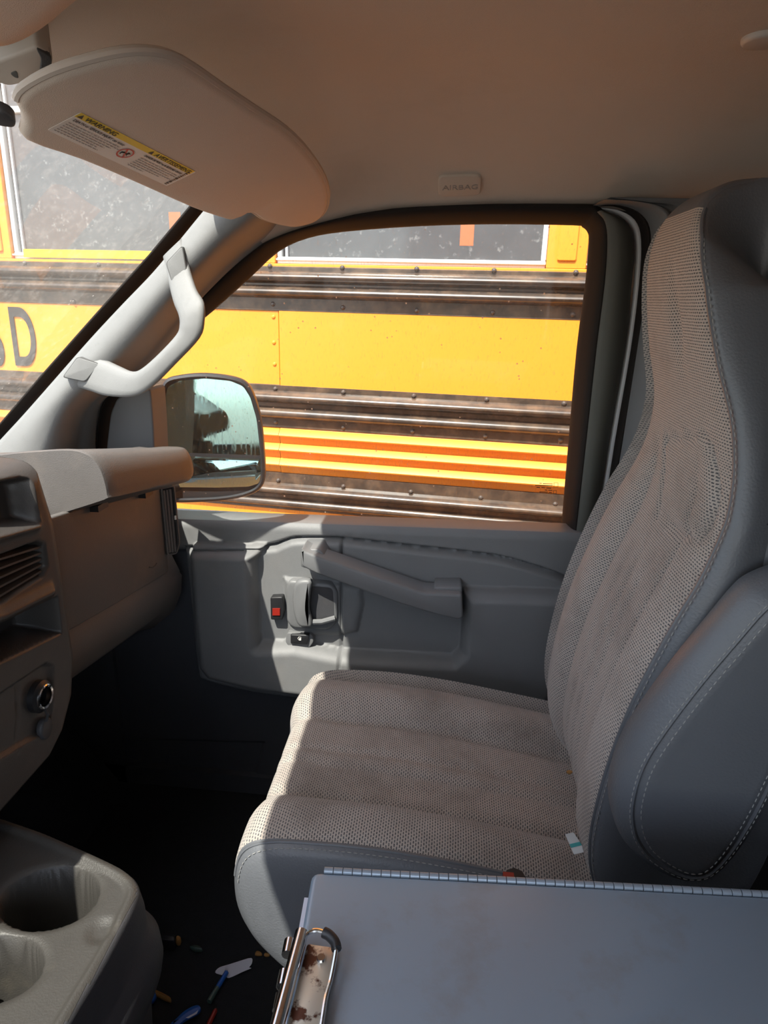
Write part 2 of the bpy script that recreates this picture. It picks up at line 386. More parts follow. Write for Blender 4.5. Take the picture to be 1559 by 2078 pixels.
# ---- fire wall / toe board, inner driver side, rear bulkhead, body side
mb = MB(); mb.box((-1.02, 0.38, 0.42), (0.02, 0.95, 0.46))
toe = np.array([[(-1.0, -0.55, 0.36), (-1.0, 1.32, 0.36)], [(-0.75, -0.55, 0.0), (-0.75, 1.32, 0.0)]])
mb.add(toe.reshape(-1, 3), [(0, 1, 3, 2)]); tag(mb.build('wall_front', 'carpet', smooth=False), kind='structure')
mb = MB(); mb.box((-0.3, -0.60, 0.36), (0.75, 0.03, 0.36)); mb.box((1.22, -0.60, 0.72), (0.75, 0.03, 0.75)); mb.box((0.06, -0.60, 1.42), (0.48, 0.03, 0.06))
tag(mb.build('wall_left', 'dark_plastic', smooth=False), kind='structure')
mb = MB(); mb.box((1.95, 0.38, 0.72), (0.03, 0.95, 0.75)); tag(mb.build('wall_back', 'dark_metal', smooth=False), kind='structure')
mb = MB(); mb.box((1.19, 1.43, 0.42), (0.76, 0.03, 1.06))
mb.box((-0.95, 1.43, 0.0), (0.16, 0.03, 0.85))
tag(mb.build('wall_right', 'van_paint', smooth=False), kind='structure')

# ---- headliner
edge_px = [(500, 512), (535, 495), (600, 470), (720, 441), (800, 429), (1000, 420), (1210, 419), (1320, 436)]
edge = np.array([U(x, y, Y=1.29) for x, y in edge_px])
def z_edge(x): return np.interp(x, edge[:, 0], edge[:, 2])
CEIL = 1.445
def z_head(y): return 1.405-0.045*((np.asarray(y)-0.37)/0.80)**2
def ceil_z(x, y):
    yy = np.where(y > 0.37, y, 0.74-y)
    t = np.clip((yy-0.90)/0.39, 0, 1); side = (CEIL-z_edge(x))*t**2.3
    f = np.clip((-0.16-x)/0.25, 0, 1); front = np.maximum(0, CEIL-z_head(y)-side)*f**2
    return CEIL-side-front
gx = np.concatenate([np.linspace(-0.41, 0.4, 50), np.linspace(0.45, 1.93, 12)]); gy = np.linspace(-0.55, 1.29, 90)
X, Y = np.meshgrid(gx, gy, indexing='ij'); Z = ceil_z(X, Y)
P = np.stack([X, Y, Z], -1)
lip = P[:, -1:, :].copy(); lip[:, 0, 1] += 0.012; lip[:, 0, 2] += 0.010
lip2 = lip.copy(); lip2[:, 0, 1] += 0.01; lip2[:, 0, 2] += 0.06
P = np.concatenate([P, lip, lip2], 1)
ceiling = empty('ceiling', (0.3, 0.37, 1.445)); tag(ceiling, kind='structure')
grid('headliner', P, 'headliner_cloth', ceiling, flip=True)
# outer roof skin, side rail above the door, windshield header
mb = MB(); mb.box((0.80, 0.38, 1.53), (1.21, 0.99, 0.015)); mb.box((0.80, 1.40, 1.44), (1.21, 0.035, 0.11)); mb.box((0.80, -0.62, 1.46), (1.21, 0.03, 0.075))
mb.box((1.95, 0.38, 1.49), (0.03, 0.95, 0.05))
_wA, _wB = U(0, 894, Y=1.17), U(409, 434, Y=1.17); _wd = (_wB-_wA)/np.linalg.norm(_wB-_wA); _wA = _wA+np.array([-_wd[2], 0, _wd[0]])*0.035
def x_head(y): return _wA[0]+_wd[0]*(float(z_head(y))-_wA[2])/_wd[2]-0.10*max(0.0, 1-((y-0.37)/0.83)**2)
hy = np.linspace(-0.56, 1.32, 24)
mb.add([(-0.40, y, 1.545) for y in hy]+[(x_head(y)+0.01, y, float(z_head(y))+0.03) for y in hy]+[(x_head(y)+0.012, y, float(z_head(y))-0.002) for y in hy]+[(-0.40, y, float(z_head(y))+0.012) for y in hy], grid_faces(4, 24))
mb.build('roof_skin', 'van_paint', ceiling, smooth=False)
# raised airbag tab with lettering
def ceil_frame(px, py):
    p = U(px, py, Y=1.2)
    d = ray(px, py); lo, hi = 0.5, 1.29/d[1]
    for _ in range(40):
        mid = (lo+hi)/2; q = CAM+d*mid
        if q[2] > ceil_z(q[0], q[1]): hi = mid
        else: lo = mid
    q = CAM+d*lo; e = 0.002
    nx = (ceil_z(q[0]+e, q[1])-ceil_z(q[0]-e, q[1]))/(2*e); ny = (ceil_z(q[0], q[1]+e)-ceil_z(q[0], q[1]-e))/(2*e)
    n_ = np.array([nx, ny, -1.0]); n_ /= np.linalg.norm(n_)
    x_ = np.array([1, 0, nx]); x_ /= np.linalg.norm(x_); y_ = np.cross(n_, x_)
    return q, x_, y_, n_
q, x_, y_, n_ = ceil_frame(933, 374)
w = 0.036
lp = round_poly([(-w, -0.026), (w, -0.026), (w, 0.026), (-w, 0.026)], 0.012)
slab('airbag_tab', lp, lambda u, v, d: q+x_*u+y_*v+n_*(0.004-d), front_layers(0.006, 0.0025), 'headliner_cloth', ceiling)
text('airbag_lettering', 'AIRBAG', q-x_*0.029+n_*0.0042-y_*0.008, x_, y_, 0.0165, 'print_grey', ceiling, sx=1.05)
q, x_, y_, n_ = ceil_frame(1552, 76)
lp = [(0.022*math.cos(t), 0.022*math.sin(t)) for t in np.linspace(0, 2*math.pi, 28, endpoint=False)]
slab('plug_cap', lp, lambda u, v, d: q+x_*u+y_*v+n_*(0.006-d), front_layers(0.01, 0.004), 'beige_plastic', ceiling)

# ---- windshield
wA, wB = U(0, 894, Y=1.17), U(409, 434, Y=1.17)
wd = (wB-wA)/np.linalg.norm(wB-wA)
wA = wA+np.array([-wd[2], 0, wd[0]])*0.035
def ws_pt(s, y): p = wA+wd*s; return np.array([p[0], y, p[2]])
window_1 = empty('window_1', ws_pt(0, 0.4)); tag(window_1, kind='structure')
wt = np.linalg.norm(wB-wA)+0.04
wn_ = np.array([-wd[2], 0, wd[0]])
Pg = []
for t in np.linspace(0, 1, 8):
    row = []
    for y in np.linspace(-0.50, 1.24, 24):
        bow = -0.10*max(0.0, 1-((y-0.37)/0.83)**2); zt_ = float(z_head(y))+0.02; z_b = wA[2]-0.08
        st = (zt_-wA[2])/wd[2]; p = ws_pt(-0.12*(1-t)+st*t, y); row.append(p+np.array([bow, 0, 0]))
    Pg.append(row)
grid('windshield_pane', np.array(Pg), 'windshield_glass', window_1)
frit = [(-60, 930, -75, 975), (0, 858, 0, 894), (83, 761, 47, 843), (201, 628, 180, 692), (302, 516, 312, 552), (382, 420, 409, 434), (420, 375, 450, 390), (455, 330, 490, 345)]
fl = [UP(a, b_, wA-wn_*0.004, wn_) for a, b_, _, _ in frit]
fr_ = [UP(c+12, d_+12, wA-wn_*0.004, wn_) for _, _, c, d_ in frit]
grid('black_border', np.array([fl, fr_]), 'rubber', window_1, solid=0.004)

# ---- front pillar trim with grab handle
trim_1 = empty('trim_1', U(176, 908, Y=1.25)); tag(trim_1, kind='structure')
L_px = [(-70, 970), (0, 894), (47, 843), (100, 783), (180, 692), (245, 622), (312, 552), (365, 488), (409, 434), (450, 385), (490, 335)]
R_px = [(176, 990), (176, 908), (184, 845), (203, 812), (258, 775), (318, 712), (372, 645), (424, 588), (490, 527), (560, 478), (620, 430)]
Lq = cat_open(L_px, 5); Rq = cat_open(R_px, 5); rows = []
for t in np.linspace(0, 1, 18):
    yy = 1.172-0.012*math.sin(math.pi*min(1, t/0.6))+0.118*float(sstep((t-0.52)/0.48))**1.2
    rows.append(np.array([U(p[0], p[1], Y=yy) for p in Lq*(1-t)+Rq*t]))
rows.insert(0, rows[0]+np.array([-0.01, 0.02, 0.0]))
rows.append(rows[-1]+np.array([-0.004, 0.05, 0.0]))
grid('pillar_cover', np.transpose(np.array(rows), (1, 0, 2)), 'pillar_plastic', trim_1, flip=True)
# handle : bent bar whose outer and inner outlines were read off, 35 mm off the pillar
ho = [(372, 480, 1.168), (385, 540, 1.152), (400, 588, 1.13), (415, 615, 1.115), (416, 652, 1.11), (406, 687, 1.11), (359, 738, 1.11), (308, 788, 1.115), (270, 807, 1.125), (215, 806, 1.14), (178, 795, 1.152), (122, 778, 1.168)]
hi = [(330, 520, 1.168), (339, 562, 1.152), (351, 612, 1.13), (362, 640, 1.115), (364, 661, 1.11), (357, 681, 1.11), (322, 719, 1.11), (288, 749, 1.115), (268, 756, 1.125), (243, 746, 1.14), (212, 732, 1.152), (160, 715, 1.168)]
O = cat_open([U(a, b_, Y=c) for a, b_, c in ho], 4); I = cat_open([U(a, b_, Y=c) for a, b_, c in hi], 4)
ring = []
for o_, i_ in zip(O, I):
    c = (o_+i_)/2; h = (o_-i_)/2; dn = np.array([-0.35, 0.93, 0.0]); row = []
    for k in range(14):
        a = 2*math.pi*k/14; ca, sa = math.cos(a), math.sin(a)
        ca = math.copysign(abs(ca)**0.6, ca); sa = math.copysign(abs(sa)**0.6, sa)
        row.append(c+h*ca+dn*0.017*sa+dn*0.017)
    ring.append(row)
ring = np.array(ring); nr = ring.shape[0]
gh = obj('grab_handle', ring.reshape(-1, 3), grid_faces(nr, 14, True)+[tuple(range(14)), tuple((nr-1)*14+k for k in range(14))[::-1]], 'pillar_plastic', trim_1, angle=60)
for pts, Yc in (([(370, 500), (380, 560), (354, 584), (338, 534)], 1.152), ([(158, 725), (202, 739), (173, 774), (129, 765)], 1.154)):
    c = np.mean([U(a, b_, Y=Yc) for a, b_ in pts], 0)
    nrm = np.array([0.12, -0.993, 0.0])
    pl = lambda a, b_: UP(a, b_, c, nrm)
    e1 = np.array([0.993, 0.12, 0]); e2 = np.array([0, 0, 1.0])
    lp = [((pl(a, b_)-c) @ e1, (pl(a, b_)-c) @ e2) for a, b_ in pts]
    slab('screw_cover_gap', round_poly(inset(np.array(lp), -0.0012), 0.006), lambda u, v, d: c+e1*u+e2*v+nrm*(0.0008-d), front_layers(0.02, 0.0004), 'seam_line', gh)
    slab('screw_cover', round_poly(lp, 0.006), lambda u, v, d: c+e1*u+e2*v+nrm*(0.0016-d), front_layers(0.02, 0.0008), 'pillar_plastic', gh)

# ================================================================== PASSENGER DOOR
door = empty('door_1', (-0.2, 1.38, 0.0)); tag(door, kind='structure')
YD = 1.36
def D(px, py, h=0.0): p = U(px, py, Y=YD-h); return (p[0], p[2])
gx = np.arange(-0.80, 0.3331, 0.003); nv = 246
zt = np.interp(gx, [D(365, 1052)[0], D(1142, 1082)[0]], [D(365, 1055, 0.03)[1], D(1142, 1082, 0.03)[1]])
vv = np.linspace(0, 1, nv)
PX = np.repeat(gx[:, None], nv, 1); PZ = 0.03+vv[None, :]*(zt[:, None]-0.03)
M_px = [(372, 1127), (378, 1114), (536, 1112), (571, 1103), (600, 1095), (686, 1096), (831, 1112), (1004, 1132), (1091, 1155), (1148, 1176), (1165, 1204), (1163, 1235), (1142, 1363), (1112, 1475), (1060, 1500), (900, 1470), (686, 1427), (640, 1428), (513, 1412), (415, 1388), (396, 1363), (384, 1250)]
K_px = [(374, 1126), (380, 1118), (532, 1118), (512, 1146), (516, 1230), (522, 1317), (594, 1314), (692, 1334), (800, 1340), (918, 1346), (934, 1330), (938, 1262), (940, 1206), (1040, 1208), (1166, 1214), (1163, 1238), (1142, 1363), (1112, 1475), (1060, 1500), (900, 1470), (686, 1427), (640, 1428), (513, 1412), (415, 1388), (396, 1363), (384, 1250)]
Mp = cat_closed([D(a, b_, 0.045) for a, b_ in M_px], 3); Kp = np.array([D(a, b_, 0.085) for a, b_ in K_px])
dM = sdf(PX, PZ, Mp); dK = sdf(PX, PZ, Kp)
H = np.full(PX.shape, 0.012)
top_d = zt[:, None]-PZ
upper = np.array([D(a, b_, 0.03) for a, b_ in [(150, 1010), (1300, 1050), (1300, 1215), (1163, 1202), (1148, 1176), (1091, 1155), (1004, 1132), (831, 1112), (686, 1096), (600, 1095), (571, 1103), (536, 1112), (378, 1114), (150, 1128)]])
dU = sdf(PX, PZ, upper)
H += 0.022*sstep((dU+0.012)/0.024)*rise(top_d+0.004, 0.022)
H = np.maximum(H, 0.012+0.032*rise(dM, 0.016))
H = H+0.040*rise(dK, 0.024)
bz = np.array([D(a, b_, 0.05) for a, b_ in [(575, 1172), (735, 1190), (738, 1225), (726, 1282), (690, 1290), (585, 1290)]])
H += 0.012*rise(sdf(PX, PZ, bz), 0.02)*(dK < 0)
# seams
gc = seg_dist(PX, PZ, [D(692, 1098, 0.05), D(693, 1180, 0.05), D(690, 1329, 0.07), D(686, 1440, 0.085)])
H -= 0.010*np.exp(-(gc/0.0022)**2)
H -= 0.008*np.exp(-(dM/0.0026)**2)
# lower door : map pocket rim, step, ribbed speaker grille
pk = np.array([D(a, b_, 0.03) for a, b_ in [(275, 1512), (530, 1518), (512, 1586), (275, 1572)]])
dP = sdf(PX, PZ, pk); H -= 0.006*rise(dP, 0.01); H -= 0.004*np.exp(-(dP/0.003)**2)
gr = np.array([D(a, b_, 0.02) for a, b_ in [(288, 1610), (520, 1612), (520, 1790), (300, 1770)]])
H += 0.004*rise(sdf(PX, PZ, gr), 0.01)*(0.5+0.5*np.sin(PZ*2*math.pi/0.017))
H *= sstep((PX-gx[0])/0.02+0.3)
P = np.stack([PX, YD-H, PZ], -1)
vid = np.arange(PX.size).reshape(PX.shape)
xc = np.interp(PZ, [D(686, 1440, .085)[1], D(690, 1329, .07)[1], D(693, 1180, .05)[1], D(692, 1098, .05)[1]], [D(686, 1440, .085)[0], D(690, 1329, .07)[0], D(693, 1180, .05)[0], D(692, 1098, .05)[0]])
ctr = lambda A: (A[:-1, :-1]+A[1:, :-1]+A[1:, 1:]+A[:-1, 1:])/4
cM, cXc, cX, cU = ctr(dM), ctr(xc), ctr(PX), ctr(dU)
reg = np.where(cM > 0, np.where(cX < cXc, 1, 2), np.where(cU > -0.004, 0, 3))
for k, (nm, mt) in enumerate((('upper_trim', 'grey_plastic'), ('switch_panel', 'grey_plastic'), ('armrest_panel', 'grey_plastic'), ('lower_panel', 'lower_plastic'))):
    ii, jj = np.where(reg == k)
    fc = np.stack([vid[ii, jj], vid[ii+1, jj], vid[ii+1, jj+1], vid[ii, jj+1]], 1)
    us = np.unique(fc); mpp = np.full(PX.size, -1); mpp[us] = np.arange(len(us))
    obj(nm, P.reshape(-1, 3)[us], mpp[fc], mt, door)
# sill cap running back to the glass, and the back and rear edge of the panel
capP = np.array([P[:, -1, :], P[:, -1, :]+np.array([0, 0.05, 0.004]), P[:, -1, :]+np.array([0, 0.055, -0.05])])
grid('window_sill', capP, 'grey_plastic', door)
rearP = np.array([P[-1], P[-1]*np.array([1, 0, 1])+np.array([0, 1.40, 0])])
grid('panel_edge', rearP, 'grey_plastic', door)
mb = MB(); mb.box((-0.23, 1.42, 0.20), (0.56, 0.02, 0.50)); mb.build('door_skin', 'van_paint', door, smooth=False)

# window gasket and frame
A_px = [(1140, 1100), (1142, 1078), (1157, 900), (1174, 709), (1192, 574), (1199, 492), (1197, 470), (1186, 459), (1165, 455), (1000, 453), (850, 457), (700, 468), (620, 482), (560, 510), (500, 565), (430, 628), (345, 700), (290, 762), (250, 815), (236, 850), (228, 930), (226, 1050)]
B_px = [(1168, 1105), (1169, 1083), (1190, 900), (1211, 709), (1228, 574), (1233, 490), (1230, 452), (1214, 430), (1185, 421), (1000, 419), (850, 423), (720, 439), (610, 466), (535, 495), (470, 548), (408, 606), (318, 690), (262, 752), (215, 810), (200, 850), (192, 930), (190, 1050)]
A3 = cat_open([UW(a, b_, 0.0) for a, b_ in A_px], 3); B3 = cat_open([UW(a, b_, 0.05) for a, b_ in B_px], 3)
rows = [A3+np.array([0, 0.02, 0])]
for t in np.linspace(0, 1, 8): rows.append(A3*(1-t)+B3*t+np.array([0, -1, 0])*0.012*math.sin(math.pi*t))
rows.append(B3+np.array([0, 0.01, 0.012])); rows.append(B3+np.array([0, 0.05, 0.014]))
grid('window_gasket', np.array(rows), 'rubber', door)
def vstrip(name, l, r_, offl, offr, mat, bulge=0.01, back=0.04, parent=door):
    a = cat_open([UW(x, y, offl) for x, y in l], 4); b_ = cat_open([UW(x, y, offr) for x, y in r_], 4)
    rows = [a+np.array([0, back, 0])]
    for t in np.linspace(0, 1, 8): rows.append(a*(1-t)+b_*t+np.array([0, -1, 0])*bulge*math.sin(math.pi*t))
    rows.append(b_+np.array([0, back, 0])); return grid(name, np.array(rows), mat, parent)
e0 = [(1212, 430), (1228, 450), (1233, 490), (1228, 574), (1211, 709), (1190, 900), (1169, 1088)]
e1 = [(1222, 427), (1268, 446), (1288, 490), (1283, 574), (1269, 709), (1236, 900), (1206, 1098)]
e2 = [(1206, 422), (1249, 430), (1281, 452), (1294, 490), (1291, 574), (1274, 709), (1241, 900), (1212, 1098), (1206, 1190)]
e3 = [(1206, 419), (1252, 425), (1289, 446), (1302, 488), (1298, 574), (1281, 709), (1248, 900), (1218, 1098), (1211, 1190)]
e4 = [(1206, 416), (1262, 417), (1304, 436), (1322, 477), (1314, 574), (1294, 709), (1264, 900), (1232, 1098), (1224, 1190)]
vstrip('frame_trim', e0, e1, 0.05, 0.03, 'frame_trim', 0.014)
vstrip('painted_edge', e2, e3, 0.028, 0.028, 'white_paint', 0.001)
# glass
gp = [UW(a, b_, -0.012) for a, b_ in [(1146, 1110), (1165, 900), (1180, 709), (1200, 560), (1206, 470), (1190, 448), (1000, 444), (850, 448), (690, 460), (600, 480), (540, 515), (470, 575), (400, 640), (320, 710), (260, 780), (220, 850), (210, 1050)]]
gl = obj('window_glass', gp, [tuple(range(len(gp)))], 'door_glass', door, smooth=False)
# printed glass marking
gm = MB()
gx_ = lambda a, b_: UW(a, b_, -0.010)
for (x0, x1, y0) in [(1095, 1100, 980), (1102, 1122, 981), (1086, 1122, 984.5), (1089, 1096, 988.5), (1099, 1106, 988.7), (1109, 1119, 989.5), (1106, 1111, 993.5), (1113, 1121, 994), (1095, 1112, 997.5), (1114, 1120, 998.5)]:
    a, b_, c, d_ = gx_(x0, y0), gx_(x1, y0+0.4), gx_(x1, y0+1.8), gx_(x0, y0+1.4); gm.add([a, b_, c, d_], [(0, 1, 2, 3)])
for (cx_, cy_, hw) in [(1128.5, 984, 4.2), (1126.5, 998.5, 3.2)]:
    for (dx0, dy0, dx1, dy1) in [(-1, -1, 1, -1), (1, -1, 1, 1), (1, 1, -1, 1), (-1, 1, -1, -1)]:
        gm.tube([gx_(cx_+dx0*hw, cy_+dy0*hw), gx_(cx_+dx1*hw, cy_+dy1*hw)], 0.0004, 4)
gm.build('glass_marking', 'print_black', door, smooth=False)
# mirror sail panel and its seal
sp = [(214, 1000), (216, 905), (224, 838), (238, 806), (305, 786), (310, 850), (313, 905), (316, 1000)]
lp = [(UW(a, b_, 0.08)[0], UW(a, b_, 0.08)[2]) for a, b_ in sp]
slab('mirror_sail', round_poly(lp, 0.012), lambda u, v, d: np.array([u, 1.40-0.080-0.115*(v-0.72)+d, v]), front_layers(0.07, 0.004), 'handle_plastic', door)

# pull handle
ph = [(611, 1113), (620, 1120), (657, 1134), (760, 1170), (860, 1204), (938, 1207), (940, 1254), (930, 1258), (889, 1249), (813, 1226), (720, 1193), (640, 1164), (611, 1149)]
lp = round_poly([D(a, b_, 0.115) for a, b_ in ph], 0.006, 3)
slab('pull_handle', lp, lambda u, v, d: np.array([u, YD-0.115+d, v]), front_layers(0.055, 0.005), 'handle_plastic', door)
for pts, d0 in (([(611, 1113), (650, 1113), (664, 1130), (650, 1158), (611, 1149)], 0.1), ([(880, 1190), (938, 1190), (938, 1250), (889, 1246)], 0.1)):
    lp = round_poly([D(a, b_, 0.09) for a, b_ in pts], 0.006, 3)
    slab('handle_mount', lp, lambda u, v, d: np.array([u, YD-0.095+d, v]), front_layers(0.065, 0.003), 'handle_plastic', door)
# release handle : surround, cup and paddle
lp = round_poly([D(a, b_, 0.06) for a, b_ in [(586, 1177), (672, 1184), (686, 1200), (685, 1262), (668, 1277), (596, 1274), (583, 1262), (581, 1195)]], 0.012, 4)
lp = np.array(lp)
rb = slab('release_bezel', lp, lambda u, v, d: np.array([u, YD-0.064+d, v]), [(0.006, 0.0), (0.002, 0.0015), (0, 0.004), (0, 0.03)], 'handle_plastic', door, cap1=False)
cp = round_poly([D(a, b_, 0.062) for a, b_ in [(628, 1188), (676, 1192), (679, 1255), (628, 1262)]], 0.01, 4)
slab('release_cup', cp, lambda u, v, d: np.array([u, YD-0.0645+d, v]), [(0, -0.0005), (0.001, 0.0), (0.004, 0.0)], 'dark_plastic', door)
lp = cat_closed([D(a, b_, 0.085) for a, b_ in [(600, 1182), (618, 1175), (633, 1180), (630, 1205), (628, 1235), (633, 1262), (630, 1271), (608, 1269), (597, 1245), (594, 1210)]], 4)
pd = slab('release_paddle', lp, lambda u, v, d: np.array([u, YD-0.092+d, v]), rnd_layers(0.022, 0.008), 'handle_plastic', door)
mb = MB(); a, b_ = U(628, 1262, Y=YD-0.075), U(680, 1254, Y=YD-0.07); mb.tube([a, (a+b_)/2+np.array([0, -0.004, -0.002]), b_], 0.006, 8); mb.build('paddle_arm', 'handle_plastic', pd)
# lock slider
lp = round_poly([D(a, b_, 0.06) for a, b_ in [(549, 1212), (574, 1211), (577, 1240), (573, 1258), (550, 1257)]], 0.004, 3)
lk = slab('lock_slider', lp, lambda u, v, d: np.array([u, YD-0.062+d, v]), front_layers(0.03, 0.002), 'black_plastic', door)
lp = [D(a, b_, 0.064) for a, b_ in [(553, 1235), (568, 1235), (568, 1249), (553, 1249)]]
slab('lock_indicator', lp, lambda u, v, d: np.array([u, YD-0.064+d, v]), [(0, 0), (0, 0.004)], 'red_plastic', lk)
# lock rocker switch
lp = round_poly([D(a, b_, 0.06) for a, b_ in [(584, 1281), (634, 1285), (638, 1300), (628, 1313), (590, 1312), (580, 1300)]], 0.006, 3)
rk = slab('switch_plate', lp, lambda u, v, d: np.array([u, YD-0.066+d, v]), front_layers(0.03, 0.002), 'handle_plastic', door)
lp = round_poly([D(a, b_, 0.07) for a, b_ in [(590, 1287), (628, 1288), (624, 1308), (590, 1306)]], 0.003, 3)
slab('rocker_switch', lp, lambda u, v, d: np.array([u, YD-0.072+d, v]), front_layers(0.012, 0.002), 'black_plastic', rk)
mb = MB()
c = np.array([D(608, 1296, 0.073)]); c = np.array([c[0][0], YD-0.0725, c[0][1]])
mb.tube([c+np.array([0.003, 0, -0.004]), c+np.array([-0.001, 0, -0.004]), c+np.array([-0.004, 0, 0]), c+np.array([-0.001, 0, 0.004]), c+np.array([0.003, 0, 0.004]), c+np.array([0.003, 0, -0.004])], 0.0006, 5)
mb.box(c+np.array([0.001, 0, -0.001]), (0.0018, 0.0004, 0.0018)); mb.build('lock_symbol', 'label_white', rk)
# slot of the window switch on top of the pod
a = U(438, 1124, Y=YD-0.05); mb = MB(); mb.box(a+np.array([0.0, 0.0, 0.0]), (0.026, 0.008, 0.004)); mb.build('switch_slot', 'black_plastic', door, smooth=False)

# ---- body opening : rubber seal and centre pillar cover
trim_2 = empty('trim_2', (0.36, 1.36, 0.0)); tag(trim_2, kind='structure')
vstrip('door_seal', e3, e4, 0.03, 0.05, 'rubber', 0.012, parent=trim_2)
f1 = [(1206, 416), (1262, 417), (1304, 436), (1322, 477), (1314, 574), (1294, 709), (1264, 900), (1232, 1098), (1224, 1190), (1205, 1500)]
f2 = [(1240, 400), (1320, 410), (1380, 420), (1400, 477), (1400, 574), (1390, 709), (1390, 900), (1390, 1098), (1390, 1190), (1400, 1500)]
a = cat_open([UW(x, y, 0.055) for x, y in f1], 4); b_ = cat_open([UW(x, y, 0.10) for x, y in f2], 4)
rows = [a+np.array([0, 0.05, 0])]
for t in np.linspace(0, 1, 12): rows.append(a*(1-t)+b_*t+np.array([0, -1, 0])*0.03*math.sin(math.pi*min(1, t*1.3))**2)
rows += [b_+np.array([0.3, 0.0, 0]), b_+np.array([0.3, 0.06, 0])]
grid('pillar_cover', np.array(rows), 'grey_plastic', trim_2)
mb = MB(); mb.box((0.0, 1.385, 0.02), (1.0, 0.05, 0.03)); mb.build('sill_cover', 'lower_plastic', trim_2, smooth=False)
trim_3 = MB(); trim_3.box((-0.875, 1.375, 0.40), (0.125, 0.04, 0.40)); tag(trim_3.build('trim_3', 'lower_plastic', smooth=False), kind='structure')

# ================================================================== SCHOOL BUS
BA = R(-6.0); BO = np.array([0.0, 2.30, 0.0])
bx_, by_ = np.array([math.cos(BA), math.sin(BA), 0]), np.array([-math.sin(BA), math.cos(BA), 0])
def UB(px, py, off=0.0):
    p = UP(px, py, BO-by_*off, by_); q = p-BO; return (q @ bx_, p[2])
bus = thing('school_bus', 'yellow school bus with black rub rails parked close beside the van', 'bus', (BO[0], BO[1], GROUND), BA)
def bl(u, d, z): return (u, -d, z-GROUND)           # bus coordinates: along, out towards the van, height
zz = lambda py: UB(789, py)[1]
U0, U1 = -4.0, 3.4
def bus_strip(name, prof, mat, u0=U0, u1=U1, parent=None, nu=2, angle=35):
    """extrude a (out, z) profile along the bus side"""
    us = np.linspace(u0, u1, nu); V = [bl(u, d, z) for u in us for d, z in prof]
    F = [q[::-1] for q in grid_faces(nu, len(prof))]
    return obj(name, V, F, mat, parent or bus, local=True, angle=angle)
def arc(z0, z1, d0, h, k=8):
    return [(d0+h*math.sin(math.pi*i/k), z0+(z1-z0)*i/k) for i in range(k+1)]
def bbox(name, u0, u1, d0, d1, z0, z1, mat, parent=None, bev=0.002):
    lp = round_poly([(u0, z0), (u1, z0), (u1, z1), (u0, z1)], bev*2, 2)
    V, F = [], []; n_ = len(lp)
    for ins, d in ((0, d0), (0, d1-bev), (bev, d1)):
        V += [bl(u, d, z) for u, z in inset(lp, ins)]
    for i in range(2):
        for k in range(n_): F.append((i*n_+k, i*n_+(k+1) % n_, (i+1)*n_+(k+1) % n_, (i+1)*n_+k))
    F.append(tuple(2*n_+k for k in range(n_))); F.append(tuple(range(n_))[::-1])
    return obj(name, V, F, mat, parent or bus, local=True, smooth=False)
z_sill, z_r1t, z_r1b = zz(524), zz(543.5), zz(640)
z_r2t, z_r2b = zz(791), zz(883)
z_r3t, z_r3b = zz(974), zz(1053)
# rub rails : two rolled ridges each
def rail(zt_, zb_, sub):
    h = zt_-zb_; p = [(0.0, zt_), (0.008, zt_-0.004*1), (0.008, zt_-h*0.10)]
    for (f0, f1, hh) in sub:
        p += [(0.008+hh*math.sin(math.pi*i/10)**0.8, zt_-h*(f0+(f1-f0)*i/10)) for i in range(11)]
    p += [(0.008, zt_-h*0.97), (0.0, zb_)]
    return bus_strip('rub_rail', p, 'bus_black')
rails = [rail(z_r1t, z_r1b, ((0.10, 0.38, 0.034), (0.42, 0.70, 0.034))),
         rail(z_r2t, z_r2b, ((0.14, 0.42, 0.034), (0.50, 0.78, 0.026))),
         rail(z_r3t, z_r3b, ((0.28, 0.58, 0.034), (0.66, 0.92, 0.02)))]
bolt_me = None
def bolts(parent, pts):
    global bolt_me
    for (px, py) in pts:
        u, z = UB(px, py, 0.008)
        if bolt_me is None:
            V, F = [], []
            for r_, d in ((0.0085, 0.0), (0.0085, 0.0015), (0.006, 0.0022), (0.0055, 0.0055), (0.003, 0.0068)):
                V += [(r_*math.cos(t), -d, r_*math.sin(t)) for t in np.linspace(0, 2*math.pi, 10, endpoint=False)]
            F = [q[::-1] for q in grid_faces(5, 10, True)]+[tuple(40+k for k in range(10))[::-1]]
            bolt_me = bpy.data.meshes.new('bolt'); bolt_me.from_pydata(V, [], F); bolt_me.materials.append(MATS['bolt'])
            bolt_me.polygons.foreach_set('use_smooth', [True]*len(F))
        o = bpy.data.objects.new('bolt', bolt_me); COL.objects.link(o); o.parent = parent; o.location = bl(u, 0.008, z)
bolts(rails[0], [(548, 540), (695, 543.5), (846, 546), (1003, 549), (1169, 553), (200, 537), (50, 534), (554, 617), (696, 624), (846, 630), (1000, 634), (1163, 638), (150, 612)])
bolts(rails[1], [(559, 789), (697, 796), (840, 803.5), (988, 811), (1145, 819), (560, 856), (697, 867), (837, 875), (985, 885), (1138, 893)])
bolts(rails[2], [(565, 975), (697, 987), (834, 998), (976, 1010), (1127, 1023), (697, 1050)])
